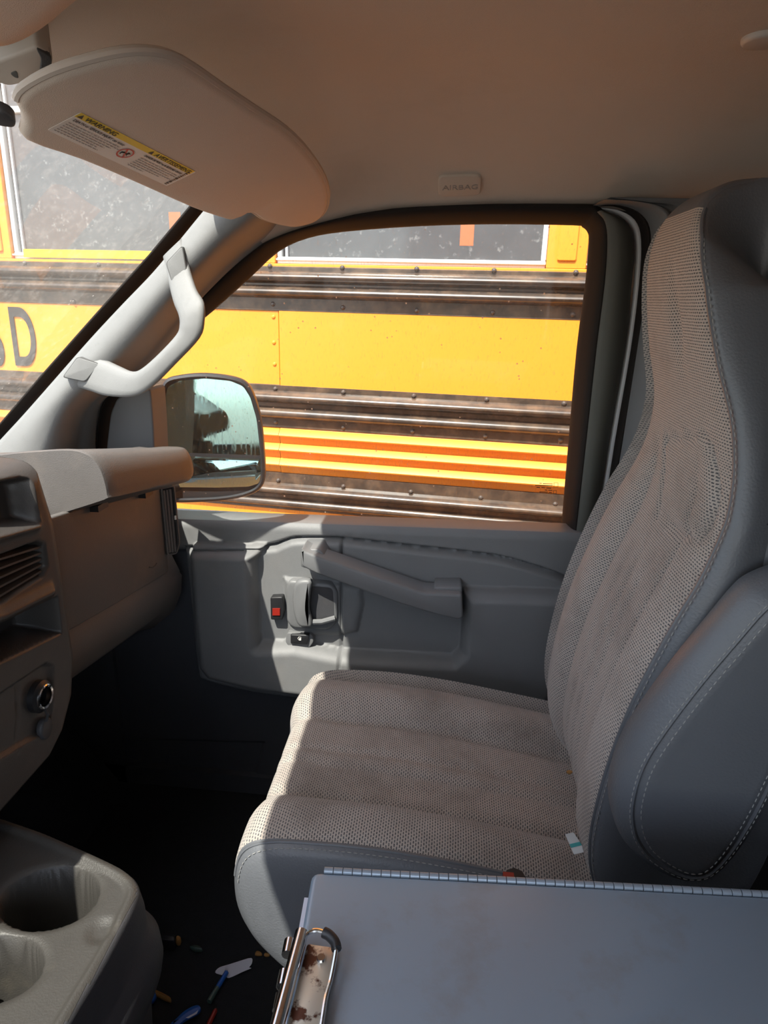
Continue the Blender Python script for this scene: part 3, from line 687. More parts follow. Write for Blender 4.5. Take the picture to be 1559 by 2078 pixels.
# yellow side panels
u_seam = UB(568, 700)[0]
def panel(u0, u1, z0, z1, d=0.006):
    return bbox('side_panel', u0, u1, -0.02, d, z0, z1, 'bus_yellow', bev=0.0015)
pl_ = panel(U0, u_seam-0.001, z_r2t-0.01, z_r1b+0.01, 0.004); pr_ = panel(u_seam+0.001, U1, z_r2t-0.01, z_r1b+0.01, 0.007)
rv_me = None
for (px, py) in [(555, 643), (556, 695), (557.5, 739)]:
    u, z = UB(px, py, 0.004)
    if rv_me is None:
        V = []
        for r_, d in ((0.0075, 0.0), (0.0068, 0.002), (0.0045, 0.0036), (0.001, 0.0042)):
            V += [(r_*math.cos(t), -d, r_*math.sin(t)) for t in np.linspace(0, 2*math.pi, 10, endpoint=False)]
        F = [q[::-1] for q in grid_faces(4, 10, True)]+[tuple(30+k for k in range(10))[::-1]]
        rv_me = bpy.data.meshes.new('rivet'); rv_me.from_pydata(V, [], F); rv_me.materials.append(MATS['bus_yellow']); rv_me.polygons.foreach_set('use_smooth', [True]*len(F))
    o = bpy.data.objects.new('rivet', rv_me); COL.objects.link(o); o.parent = pl_; o.location = bl(u, 0.004, z)
# corrugated lower skin, three ribs, split at the seam
zr = [zz(883+k*(974-883)/3) for k in range(4)]
uc = UB(571, 930)[0]
for (u0, u1, e) in ((U0, uc-0.001, 0.0), (uc+0.001, U1, 0.002)):
    prof = [(e, zr[0]+0.006)]
    for k in range(3):
        h = zr[k]-zr[k+1]
        prof += [(e+0.004, zr[k]), (e+0.008, zr[k]-h*0.04), (e+0.026, zr[k]-h*0.40), (e+0.025, zr[k]-h*0.47), (e+0.012, zr[k]-h*0.52), (e+0.010, zr[k]-h*0.60), (e+0.004, zr[k]-h*0.96)]
    prof += [(e, zr[3]-0.004)]
    bus_strip('corrugated_panel', prof, 'bus_yellow', u0, u1, angle=25)
bbox('skirt_panel', U0, U1, -0.03, 0.004, -0.25, z_r3b+0.008, 'bus_yellow')
# belt moulding with reflective tape below the windows, window posts, windows
bbox('belt_moulding', U0, U1, -0.02, 0.003, z_r1t-0.012, zz(539), 'bus_yellow')
uA, uB_ = UB(1112, 500)[0], UB(1194, 500)[0]; uC, uD_ = UB(-60, 430)[0], UB(24, 430)[0]
pitch = ((uA+uB_)/2-(uC+uD_)/2)/2; pw = uB_-uA
zt_win = z_sill+1.0; z_meet = UB(40, 225)[1]
centres = [(uA+uB_)/2+pitch*k for k in range(-3, 3)]
for i, c in enumerate(centres):
    p_ = bbox('window_post', c-pw/2, c+pw/2, -0.06, 0.0, zz(539), zt_win+0.1, 'bus_yellow')
    bbox('post_stamping', c-pw*0.24, c+pw*0.24, -0.001, 0.006, z_sill+0.0, zt_win+0.02, 'bus_yellow', p_, bev=0.003)
    if i+1 < len(centres):
        c2 = centres[i+1]; a, b_ = c+pw/2+0.001, c2-pw/2-0.001; fw_ = 0.016
        wf = bbox('window_frame', a, b_, -0.055, -0.012, zz(539), z_sill, 'bus_aluminium')
        bbox('frame_lip', a, b_, -0.03, -0.002, zz(532), zz(528), 'bus_aluminium', wf, bev=0.001)
        bbox('frame_stile', a, a+fw_, -0.055, -0.014, z_sill, zt_win, 'bus_aluminium', wf)
        bbox('frame_stile', b_-fw_, b_, -0.055, -0.014, z_sill, zt_win, 'bus_aluminium', wf)
        bbox('frame_stile', a+fw_+0.010, a+fw_+0.018, -0.055, -0.025, z_sill, zt_win, 'bus_aluminium', wf, bev=0.001)
        bbox('meeting_rail', a, b_, -0.055, -0.018, z_meet, z_meet+0.02, 'bus_aluminium', wf)
        bbox('frame_header', a, b_, -0.055, -0.014, zt_win-0.02, zt_win+0.02, 'bus_aluminium', wf)
        bbox('window_pane', a+fw_, b_-fw_, -0.05, -0.035, z_sill-0.005, zt_win, 'bus_pane', wf, bev=0.001)
        u_t = b_-fw_-(UB(1105, 500)[0]-UB(950, 480)[0])
        bbox('paper_tag', u_t-0.022, u_t+0.022, -0.0352, -0.0345, UB(950, 497)[1], UB(950, 430)[1], 'tag_orange', wf, bev=0.0002)
a0, a1 = UB(48, 505)[0], UB(300, 505)[0]
bbox('reflective_tape', a0, a1+0.25, 0.002, 0.005, UB(150, 524)[1], UB(150, 507)[1], 'reflective_tape', bev=0.0005)
bbox('roof_skin', U0, U1, -0.06, 0.0, zt_win+0.02, zt_win+0.30, 'bus_yellow')
bbox('roof_rail', U0, U1, 0.0, 0.02, zt_win+0.06, zt_win+0.12, 'bus_black')
bbox('inner_wall', U0, U1, -2.3, -0.07, 0.10, zt_win+0.45, 'bus_black')
# lettering : the end of a word shows
uD0, zD0 = UB(33, 739); _, zD1 = UB(16, 622)
wl_ = lambda u, z: BO+bx_*u-by_*0.008+np.array([0, 0, z])
hgt = abs(UB(25, 622)[1]-UB(25, 739)[1])
text('lettering', 'D', wl_(uD0-0.006, UB(30, 739)[1]), bx_, (0, 0, 1), hgt/0.70, 'bus_letter', bus, 0.0006, 0.004, 0.50)
text('lettering', 'S', wl_(uD0-hgt*0.50, UB(-20, 738)[1]), bx_, (0, 0, 1), hgt/0.70, 'bus_letter', bus, 0.0006, 0.004, 0.50)

# ================================================================== SIDE MIRROR
mc = U(432, 880, Y=1.60)
dd = (mc-CAM)/np.linalg.norm(mc-CAM); rr_ = np.array([0.13, -0.97, -0.03]); rr_ /= np.linalg.norm(rr_)
mn = rr_-dd; mn /= np.linalg.norm(mn)
me1 = np.cross(np.array([0, 0, 1.0]), mn); me1 /= np.linalg.norm(me1); me2 = np.cross(mn, me1)
def MP(px, py, d=0.0): q = UP(px, py, mc+mn*d, mn)-mc; return (q @ me1, q @ me2)
m3 = lambda u, v, d: mc+me1*u+me2*v-mn*d
smir = thing('side_mirror', 'black trailer-style side mirror outside the passenger door window', 'mirror', (mc[0], mc[1], mc[2]-0.16))
ho_ = [(322, 860), (324, 800), (336, 770), (370, 760), (417, 757), (470, 763), (500, 775), (516, 800), (530, 847), (537, 910), (539, 965), (530, 990), (505, 1005), (460, 1015), (400, 1019), (345, 1018), (325, 1000), (321, 930)]
lp = cat_closed([MP(a, b_) for a, b_ in ho_], 4)
slab('housing', lp, m3, [(0.012, -0.004), (0.008, -0.010), (0.002, -0.008), (0, 0.0), (0.0, 0.03), (0.012, 0.06), (0.035, 0.085)], 'black_plastic', smir, cap0=False)
slab('housing_floor', inset(lp, 0.010), m3, [(0, 0.004), (0, 0.01)], 'black_plastic', smir)
gu = [(331, 880), (333, 820), (341, 785), (366, 772), (417, 768), (468, 773), (494, 784), (508, 806), (521, 850), (527, 905), (528, 924), (440, 921), (340, 917), (331, 910)]
glw = [(332, 923), (440, 927), (529, 931), (532, 960), (526, 980), (505, 987), (440, 989), (352, 988), (335, 980)]
slab('mirror_glass', round_poly([MP(a, b_) for a, b_ in gu], 0.008), m3, [(0, -0.003), (0, 0.002)], 'mirror_glass', smir)
V, F = [], []
lq = round_poly([MP(a, b_) for a, b_ in glw], 0.006)
slab('wide_angle_glass', lq, m3, [(0.012, -0.0048), (0.004, -0.004), (0, -0.003), (0, 0.002)], 'mirror_glass', smir)
slab('glass_divider', [MP(a, b_) for a, b_ in [(336, 917), (528, 924), (529, 931), (336, 924)]], m3, [(0, -0.0035), (0, 0.002)], 'black_plastic', smir)
mb = MB(); q1 = m3(*MP(380, 990), 0.05); q2 = np.array(UW(255, 985, -0.03)); mb.tube([q1, (q1+q2)/2+np.array([0, 0, -0.005]), q2], 0.016, 10); mb.build('mirror_arm', 'black_plastic', smir)

# ================================================================== DASHBOARD
dash = thing('dashboard', 'dusty dark grey dashboard with glove box, air vents and centre stack', 'dashboard', (-0.7, 0.9, 0.55))
XG = -0.548
mb = MB(); mb.box((-0.80, 0.36, 0.74), (0.20, 0.88, 0.10)); mb.build('dash_body', 'dash_plastic', dash, smooth=False)
# brow : section at the near end and at the door end
sn = [(-60, 935), (0, 922), (77, 915), (135, 912), (165, 916), (188, 928), (205, 950), (215, 978), (220, 1005), (214, 1015), (127, 1043), (104, 1054), (60, 1062), (0, 1075)]
sf = [(262, 916), (290, 911), (320, 908), (345, 908), (358, 909), (370, 913), (380, 927), (386, 945), (388, 964), (382, 976), (352, 985), (335, 990), (310, 996), (280, 1000)]
Yn = U(218, 1000, X=-0.485)[1]
SN = cat_closed([U(a, b_, Y=Yn) for a, b_ in sn], 3); SF = cat_closed([U(a, b_, Y=1.165) for a, b_ in sf], 3)
cN, cF = SN.mean(0), SF.mean(0)
rows = [cN+(SN-cN)*0.97+np.array([0, -0.0, 0]), SN+np.array([0, 0.004, 0])]
for t in np.linspace(0.1, 1, 8): rows.append(SN*(1-t)+SF*t)
rows.append(cF+(SF-cF)*0.93+np.array([0, 0.02, 0])); rows.append(cF+(SF-cF)*0.7+np.array([0, 0.03, 0]))
G = np.array(rows); ns = G.shape[1]
obj('dash_brow', G.reshape(-1, 3), [q[::-1] for q in grid_faces(len(rows), ns, True)]+[tuple(range(ns)), tuple((len(rows)-1)*ns+k for k in range(ns))[::-1]], 'dash_plastic', dash, angle=45)
# cowl top between brow and windshield
zc = float(SN[:, 2].max())
mb = MB(); mb.add([(-1.0, -0.55, 0.80), (-1.0, 1.28, 0.80), (-0.60, 1.28, 0.865), (-0.60, -0.55, 0.90)], [(0, 3, 2, 1)]); mb.build('cowl_top', 'dark_plastic', dash, smooth=False)
# glove box lid
gb = [(78, 1058), (200, 1020), (327, 985), (333, 1040), (339, 1111), (344, 1160), (240, 1223), (112, 1297), (100, 1246), (86, 1149)]
lp = round_poly([(U(a, b_, X=XG)[1], U(a, b_, X=XG)[2]) for a, b_ in gb], 0.012, 3)
gbx = slab('glove_box_lid', lp, lambda u, v, d: np.array([XG-d, u, v]), front_layers(0.010, 0.003), 'dash_plastic', dash)
mb = MB()
pth = [U(a, b_, X=XG+0.001) for a, b_ in [(303, 1151), (309, 1152), (315, 1148), (318, 1143)]]; mb.tube(pth, 0.0009, 5); mb.build('lid_mark', 'seam_line', gbx)
for (a, b_) in [(200, 1027), (295, 1001)]:
    mb = MB(); p = U(a, b_, X=XG+0.006); mb.box(p, (0.008, 0.016, 0.005)); mb.build('latch_tab', 'black_plastic', dash, smooth=False)
# lower dash rolling under towards the fire wall
ys = np.linspace(U(142, 1280, X=XG)[1]-0.02, 1.29, 14)
p0, p1 = U(142, 1280, X=XG), U(346, 1161, X=XG)
zl = np.interp(ys, [p0[1], p1[1]], [p0[2], p1[2]])+ (ys > p1[1])*(-0.02)
rows = []
for (dx, dz) in ((-0.03, 0.06), (-0.004, 0.0), (-0.004, -0.004), (0.0, -0.010), (-0.004, -0.05), (-0.02, -0.09), (-0.06, -0.125), (-0.14, -0.15), (-0.3, -0.16)):
    rows.append(np.stack([np.full_like(ys, XG+dx), ys, zl+dz], 1))
grid('lower_dash', np.array(rows), 'dash_plastic', dash, angle=40)
# side air vent
v0 = U(327, 1050, X=XG); vn = np.array([0.80, -0.60, 0.0]); ve = np.array([0.60, 0.80, 0])
VT = lambda a, b_, d=0.0: ((UP(a, b_, v0+vn*d, vn)-v0) @ ve, (UP(a, b_, v0+vn*d, vn)-v0)[2])
v3 = lambda u, v, d: v0+ve*u+np.array([0, 0, v])-vn*d
lp = round_poly([VT(a, b_) for a, b_ in [(326, 990), (355, 984), (366, 1100), (360, 1124), (340, 1128)]], 0.006, 3)
av = slab('air_vent', lp, v3, [(0, 0.004), (0, 0.03)], 'black_plastic', dash)
N_ = len(lp)
slab('vent_rim', lp, v3, [(0.004, 0.006), (0.003, -0.001), (0, 0.0), (0, 0.02)], 'dash_plastic', av, cap0=False, cap1=False)
for f in (0.24, 0.46, 0.68):
    a, b_ = np.array([(326+29*f, 995-6*f+2), (340+24*f, 1122-3*f)]); q = [VT(*a), VT(*b_)]
    mb = MB(); p1_, p2_ = v3(*q[0], 0.0), v3(*q[1], 0.0)
    mb.add([p1_-ve*0.0022, p1_+ve*0.0022, p2_+ve*0.0022, p2_-ve*0.0022, p1_-ve*0.0022-vn*0.02, p1_+ve*0.0022-vn*0.02, p2_+ve*0.0022-vn*0.02, p2_-ve*0.0022-vn*0.02], [(3, 2, 1, 0), (4, 5, 6, 7), (0, 1, 5, 4), (2, 3, 7, 6), (1, 2, 6, 5), (3, 0, 4, 7)])
    mb.build('vent_slat', 'dash_plastic', av, smooth=False)
mb = MB(); mb.box(v3(*VT(355, 1050), -0.002), (0.0015, 0.0015, 0.004)); mb.build('vent_knob', 'label_white', av, smooth=False)

# ---- centre stack
XS = -0.50
S2 = lambda a, b_, d=0.0: (U(a, b_, X=XS-d)[1], U(a, b_, X=XS-d)[2])
edge_s = np.array([S2(a, b_, 0.018) for a, b_ in [(60, 932), (73, 953), (104, 1053), (127, 1207), (144, 1319), (140, 1392), (123, 1457), (92, 1519), (35, 1592), (0, 1612)]])
zs = np.linspace(edge_s[-1, 1], edge_s[0, 1], 190); ye = np.interp(zs, edge_s[::-1, 1], edge_s[::-1, 0])
Yl = 0.36; ss = np.concatenate([np.linspace(0, 0.9, 110), np.linspace(0.903, 1, 40)])
GY = Yl+ss[:, None]*(ye[None, :]-Yl); GZ = np.repeat(zs[None, :], len(ss), 0)
dE = np.minimum(ye[None, :]-GY, zs[-1]-GZ); H = -0.040*(1-rise(dE, 0.034))
def rec(pts, depth, r_, H):
    return H-depth*sstep((sdf(GY, GZ, [S2(a, b_) for a, b_ in pts])+r_*0.3)/r_)
H = rec([(-400, 1110), (-400, 1030), (0, 985), (55, 972), (66, 975), (78, 1062), (-400, 1180)], 0.03, 0.012, H)
H = rec([(-400, 1330), (-400, 1210), (0, 1128), (75, 1100), (88, 1106), (95, 1150), (88, 1168), (0, 1224)], 0.028, 0.008, H)
H = rec([(-400, 1520), (-400, 1370), (0, 1268), (116, 1214), (124, 1282), (0, 1342)], 0.06, 0.012, H)
H += 0.008*np.exp(-(seg_dist(GY, GZ, [S2(-300, 1340), S2(0, 1250), S2(100, 1200)])/0.008)**2)
H += 0.008*np.exp(-(seg_dist(GY, GZ, [S2(-300, 1170), S2(0, 1086), S2(72, 1064)])/0.008)**2)
H = rec([(-400, 1560), (0, 1408), (95, 1345), (108, 1352), (108, 1420), (100, 1480), (0, 1540), (-400, 1800)], 0.006, 0.006, H)
dl = seg_dist(GY, GZ, [S2(43, 1385), S2(46, 1450), S2(40, 1525)]); H -= 0.002*np.exp(-(dl/0.0018)**2)
PS = np.stack([XS+H, GY, GZ], -1)
PS = np.concatenate([PS, (PS[-1:]*np.array([0, 1, 1])+np.array([-0.62, -0.01, 0]))], 0)
topc = PS[:, -1:]*np.array([0, 1, 1])+np.array([-0.70, 0, 0.01]); botc = PS[:, :1]*np.array([0, 1, 1])+np.array([-0.72, 0, -0.02])
PS = np.concatenate([botc, PS, topc], 1)
grid('centre_stack', PS, 'stack_plastic', dash)
cv = obj('centre_vent', [(XS-0.026, *S2(a, b_)) for a, b_ in [(-390, 1325), (-390, 1212), (0, 1130), (75, 1102), (87, 1107), (93, 1150), (86, 1166), (0, 1222)]], [tuple(range(8))], 'black_plastic', dash, smooth=False)
for k in range(5):
    f = (k+0.5)/5; yl, yr = 1128+96*f, 1104+62*f
    p1_, p2_ = np.array([XS-0.004, *S2(-120, yl+(yl-yr)*120/90)]), np.array([XS-0.004, *S2(90, yr)])
    mb = MB(); h_ = np.array([0, 0, 0.0013]); b4 = np.array([-0.020, 0, 0.004])
    mb.add([p1_-h_, p2_-h_, p2_+h_, p1_+h_, p1_-h_+b4, p2_-h_+b4, p2_+h_+b4, p1_+h_+b4], [(0, 1, 2, 3), (7, 6, 5, 4), (1, 0, 4, 5), (3, 2, 6, 7), (2, 1, 5, 6), (0, 3, 7, 4)])
    mb.build('vent_slat', 'stack_plastic', cv, smooth=False)
for (a, y0, y1) in ((-30, 1140, 1232), (14, 1128, 1214), (52, 1114, 1190)):
    p1_, p2_ = np.array([XS-0.016, *S2(a, y0)]), np.array([XS-0.016, *S2(a+5, y1)]); mb = MB(); mb.tube([p1_, p2_], 0.0011, 6); mb.build('vent_vane', 'stack_plastic', cv)
# power outlet with hanging cap
oc = np.array([XS-0.004, *S2(83, 1413)])
circ = lambda r_, x: [(x, oc[1]+r_*math.cos(t), oc[2]+r_*math.sin(t)) for t in np.linspace(0, 2*math.pi, 28, endpoint=False)]
def lathe_x(name, prof, mat, parent, seg=28):
    V = []
    for r_, x in prof: V += circ(r_, oc[0]+x)
    return obj(name, V, [q[::-1] for q in grid_faces(len(prof), seg, True)], mat, parent, angle=40)
po = lathe_x('power_outlet', [(0.0001, -0.03), (0.0125, -0.03), (0.0125, 0.003)], 'black_plastic', dash)
lathe_x('outlet_collar', [(0.021, -0.002), (0.021, 0.006), (0.0165, 0.009)], 'black_plastic', po)
lathe_x('outlet_ring', [(0.0165, 0.007), (0.0165, 0.011), (0.0150, 0.012), (0.0128, 0.011), (0.0125, 0.004)], 'chrome', po)
q = np.array([XS+0.004, *S2(91, 1478)])
lp = [(0.013*math.cos(t), 0.015*math.sin(t)) for t in np.linspace(0, 2*math.pi, 24, endpoint=False)]
slab('outlet_cap', lp, lambda u, v, d: q+np.array([-d, u, v]), rnd_layers(0.009, 0.003), 'dark_plastic', po)
mb = MB(); mb.tube([q+np.array([0, 0, 0.012]), q+np.array([0.004, -0.001, 0.022]), oc+np.array([0.004, 0.004, -0.02])], 0.002, 6); mb.build('cap_strap', 'dark_plastic', po)
# ================================================================== CUP-HOLDER CONSOLE
ZC = 0.55
con = thing('cup_holder_console', 'worn grey plastic console with two round cup holders below the dashboard', 'console', (-0.42, 0.45, 0.0))
C2 = lambda a, b_: tuple(U(a, b_, Z=ZC)[:2])
out_px = [(-260, 1600), (0, 1652), (90, 1683), (198, 1730), (250, 1755), (277, 1777), (286, 1800), (270, 1842), (217, 1941), (150, 2053), (40, 2240), (-20, 2300)]
op = np.array([C2(a, b_) for a, b_ in out_px])
op = np.vstack([op, [(-0.52, 0.31), (-0.66, 0.42), (-0.70, 0.60)]])
lo = round_poly(op, 0.015, 3)
gx = np.arange(op[:, 0].min()-0.01, op[:, 0].max()+0.01, 0.0022); gy = np.arange(op[:, 1].min()-0.01, op[:, 1].max()+0.01, 0.0022)
QX, QY = np.meshgrid(gx, gy, indexing='ij'); do = sdf(QX, QY, lo)
def ell(cpx, cpy, ra):
    c = U(cpx, cpy, Z=ZC); return np.hypot(QX-c[0], QY-c[1])
c1 = np.array([(U(2, 1810, Z=ZC)+U(198, 1806, Z=ZC))/2, (U(100, 1752, Z=ZC)+U(100, 1882, Z=ZC))/2]).mean(0)
c1[2] = 0; c2 = U(85, 1937, Z=ZC)+np.array([-0.046, -0.022, 0])
HZ = np.full(QX.shape, ZC)
HZ -= 0.005*sstep((do-0.010)/0.006)                     # raised rim around the tray
rx1 = 0.5*np.linalg.norm(U(2, 1810, Z=ZC)-U(198, 1806, Z=ZC))*0.96; ry1 = 0.5*abs(U(100, 1752, Z=ZC)[1]-U(100, 1880, Z=ZC)[1])
cy2 = 0.5*(U(10, 1893, Z=ZC)[1]+U(10, 2033, Z=ZC)[1]); ry2 = 0.5*abs(U(10, 1893, Z=ZC)[1]-U(10, 2033, Z=ZC)[1])
rx2 = rx1*0.95; c2 = np.array([U(86, 1945, Z=ZC)[0]-rx2, cy2, 0])
for c, ra, rb_ in ((c1, rx1, ry1), (c2, rx2, ry2)):
    dc = np.hypot((QX-c[0])/ra, (QY-c[1])/rb_); mr = min(ra, rb_)
    HZ -= 0.13*sstep((1-dc)*mr/0.005+0.5); HZ -= 0.003*sstep((1-dc)*mr/0.010+1.0)
# finger notch on the cup rims
nc = U(205, 1880, Z=ZC); HZ -= 0.004*sstep((0.02-np.hypot(QX-nc[0], QY-nc[1]))/0.015)
HZ -= 0.010*(1-rise(do, 0.012))
vid = np.arange(QX.size).reshape(QX.shape); cdo = ctr(do); ii, jj = np.where(cdo > 0.0035)
fc = np.stack([vid[ii, jj], vid[ii+1, jj], vid[ii+1, jj+1], vid[ii, jj+1]], 1)
us = np.unique(fc); mpp = np.full(QX.size, -1); mpp[us] = np.arange(len(us))
obj('tray', np.stack([QX, QY, HZ], -1).reshape(-1, 3)[us], mpp[fc], 'console_plastic', con)
lz = [(0.007, -0.0022), (0.005, -0.0022), (0.0025, -0.0042), (0.0005, -0.008), (0.0, -0.012), (-0.003, -0.03), (-0.004, -0.055), (-0.007, -0.06), (-0.016, -0.075), (-0.018, -0.10), (-0.014, -0.125), (-0.004, -0.135), (0.0, -0.16), (0.006, -0.30), (0.01, -0.55)]
slab('body', lo, lambda u, v, d: np.array([u, v, ZC+d]), [(i_, d) for i_, d in lz], 'dark_plastic', con, cap0=False)

# ================================================================== PASSENGER SEAT
seat = thing('passenger_seat', 'high-backed van seat in worn grey fabric and dark leather', 'seat', (0.05, 0.89, 0.0))
def loft_seat(prof, core, across, wfun, disp, k=5):
    """side profile (x, z) closed loop, lofted over stations across the seat.
    across: list of (y, k) with k = how far the loop is drawn in towards its core; disp(y, s, x, z) pushes along the outward normal"""
    L = cat_closed(prof, k); n_ = len(L)
    if area2(L) > 0: L = L[::-1]
    e = np.roll(L, -1, 0)-np.roll(L, 1, 0); e /= np.linalg.norm(e, axis=1)[:, None]
    nrm = np.stack([-e[:, 1], e[:, 0]], 1)
    s = np.concatenate([[0], np.cumsum(np.linalg.norm(np.diff(L, axis=0), axis=1))])
    rows, uv = [], []
    for y, kk in across:
        ctrp = core(L); Q = L+(ctrp-L)*kk; yy = np.array([wfun(y, x, z) for x, z in L])
        dsp = disp(y, s, L) if disp else 0
        Q = Q+nrm*np.asarray(dsp)[:, None]
        rows.append(np.stack([Q[:, 0], yy, Q[:, 1]], 1)); uv.append(np.stack([s, yy], 1))
    G = np.array(rows); mi = len(across)//2
    dv = np.linalg.norm(np.diff(G, axis=0), axis=2); V_ = np.concatenate([np.zeros((1, n_)), np.cumsum(dv, 0)], 0); V_ -= V_[mi:mi+1]
    du = np.linalg.norm(G-np.roll(G, 1, 1), axis=2); du[:, 0] = 0; U_ = np.cumsum(du, 1)
    U_ = U_*0.0+U_[mi:mi+1]
    return L, nrm, G, np.stack([V_, U_], -1)
def sub_grid(name, G, UVs, i0, i1, sel, mat, parent, flip=False):
    """faces between stations i0..i1 whose loop index is in sel"""
    A = G[i0:i1+1]; a, n_ = A.shape[:2]; F = []
    for i in range(a-1):
        for j in range(n_):
            j2 = (j+1) % n_
            if sel[j]:
                q = (i*n_+j, i*n_+j2, (i+1)*n_+j2, (i+1)*n_+j); F.append(q[::-1] if flip else q)
    V = A.reshape(-1, 3); F = np.array(F); us = np.unique(F); mp_ = np.full(len(V), -1); mp_[us] = np.arange(len(us))
    return obj(name, V[us], mp_[F], mat, parent, uv=UVs[i0:i1+1].reshape(-1, 2)[us])
YN, YF = 0.690, 1.105
# --- cushion
cprof = [(0.33, 0.458), (0.24, 0.472), (0.14, 0.488), (0.04, 0.503), (-0.06, 0.512), (-0.14, 0.512), (-0.20, 0.506), (-0.236, 0.488), (-0.251, 0.450), (-0.250, 0.400), (-0.238, 0.352), (-0.212, 0.312), (-0.17, 0.272), (-0.11, 0.245), (0.0, 0.235), (0.15, 0.235), (0.30, 0.25), (0.36, 0.32), (0.365, 0.40)]
def ccore(L): return np.stack([np.clip(L[:, 0], -0.10, 0.24)*0.8+0.02, np.full(len(L), 0.355)], 1)
side_n = [(YN-0.014, 1.0), (YN-0.022, 0.6), (YN-0.024, 0.3), (YN-0.018, 0.12), (YN-0.010, 0.05)]
mid = [(YN+(YF-YN)*t, 0.0) for t in np.linspace(0, 1, 72)]
side_f = [(YF+0.010, 0.05), (YF+0.018, 0.12), (YF+0.024, 0.3), (YF+0.022, 0.6), (YF+0.014, 1.0)]
def groove(y, y0, w_): return math.exp(-((y-y0)/w_)**2)
def cdisp(y, s, L):
    x, z = L[:, 0], L[:, 1]
    topm = sstep((z-0.38)/0.07)*np.where(x < 0.3, 1, 1)
    t = (y-YN)/(YF-YN)
    if t < 0 or t > 1: return np.zeros(len(L))
    # rounded bolsters at both sides, hollow middle
    d = -0.008*(1-math.sqrt(max(0, 1-max(0, 1-t/0.12)**2)))-0.045*(1-math.sqrt(max(0, 1-max(0, (t-0.80)/0.20)**2)))
    d += -0.012*(groove(t, 0.25, 0.022)+groove(t, 0.70, 0.022))-0.026*sstep((t-0.13)/0.14)*sstep((0.84-t)/0.14)
    d += -0.006*(groove(t, 0.42, 0.014)+groove(t, 0.50, 0.014))
    hollow = -0.012*math.exp(-((t-0.34)/0.10)**2)*np.exp(-((x+0.02)/0.13)**2)
    return (d*(0.45+0.55*sstep((x+0.25)/0.12))+hollow)*topm
cid = lambda y, x, z: y
Lc, nc_, GC, UC = loft_seat(cprof, ccore, side_n+mid+side_f, cid, cdisp)
nb = len(side_n); ne = nb+len(mid)-1
x, z = Lc[:, 0], Lc[:, 1]
fab = ((z > 0.440) & (x < 0.345))
fab2 = fab & np.roll(fab, -1)
sub_grid('cushion_fabric', GC, UC, nb, ne+3, fab2, 'seat_fabric', seat)
sub_grid('cushion_front', GC, UC, nb, ne+3, ~fab2, 'leather', seat)
allr = np.ones(len(Lc), bool)
sub_grid('cushion_side', GC, UC, 0, nb, allr, 'leather', seat); sub_grid('cushion_side', GC, UC, ne+3, len(GC)-1, allr, 'leather', seat)
idx = [j for j in np.where(fab)[0]]; idx = sorted(idx, key=lambda j: -Lc[j, 0]) if False else idx
cut = max(range(len(idx)), key=lambda i: (idx[i]-idx[i-1]) % len(Lc)); idx = idx[cut:]+idx[:cut]
seam = np.array([GC[nb-1, j]*0.45+GC[nb, j]*0.55 for j in idx])
nn3 = np.array([[nc_[j, 0], -0.6, nc_[j, 1]] for j in idx])
mb = MB(); mb.tube(cat_open(seam+nn3*0.0005, 2), 0.0022, 6); mb.build('cushion_piping', 'leather', seat)
s2 = np.array([GC[nb-1, j]*0.75+GC[nb-2, j]*0.25 for j in idx])+nn3*0.0012
dashes('cushion_stitching', cat_open(s2, 2), 'thread', seat, 0.005, 0.003)
# seat base frame
mb = MB(); mb.box((0.08, 0.895, 0.14), (0.20, 0.17, 0.105)); mb.build('seat_base', 'dark_metal', seat, smooth=False)

# --- backrest with built-in head restraint
bprof = [(0.275, 0.415), (0.222, 0.47), (0.202, 0.54), (0.205, 0.63), (0.221, 0.73), (0.249, 0.83), (0.281, 0.92), (0.297, 0.99), (0.294, 1.06), (0.274, 1.13), (0.260, 1.20), (0.258, 1.25), (0.272, 1.292), (0.305, 1.316), (0.352, 1.318), (0.395, 1.295), (0.422, 1.22), (0.44, 1.05), (0.445, 0.85), (0.43, 0.65), (0.40, 0.48), (0.34, 0.41)]
def bcore(L): return np.stack([np.clip(0.33+(L[:, 1]-0.8)*0.05, 0.3, 0.36), np.clip(L[:, 1], 0.55, 1.2)], 1)
def bw(y, x, z):
    c = (YN+YF)/2; k_ = float(np.interp(z, [0.90, 0.97, 1.05, 1.13, 1.20, 1.25, 1.28, 1.30, 1.32], [1, 0.97, 0.87, 0.76, 0.66, 0.53, 0.38, 0.31, 0.25] if y < c else [1, 0.84, 0.66, 0.55, 0.50, 0.47, 0.44, 0.39, 0.30])); return c+0.012*float(sstep((z-1.0)/0.3))+(y-c)*k_
pad_px = [(1346, 893), (1356, 885), (1432, 885), (1446, 920), (1457, 1000), (1452, 1070), (1440, 1087), (1395, 1078), (1345, 1045)]
pad_w = [(U(a, b_, X=0.298)[1], U(a, b_, X=0.298)[2]) for a, b_ in pad_px]
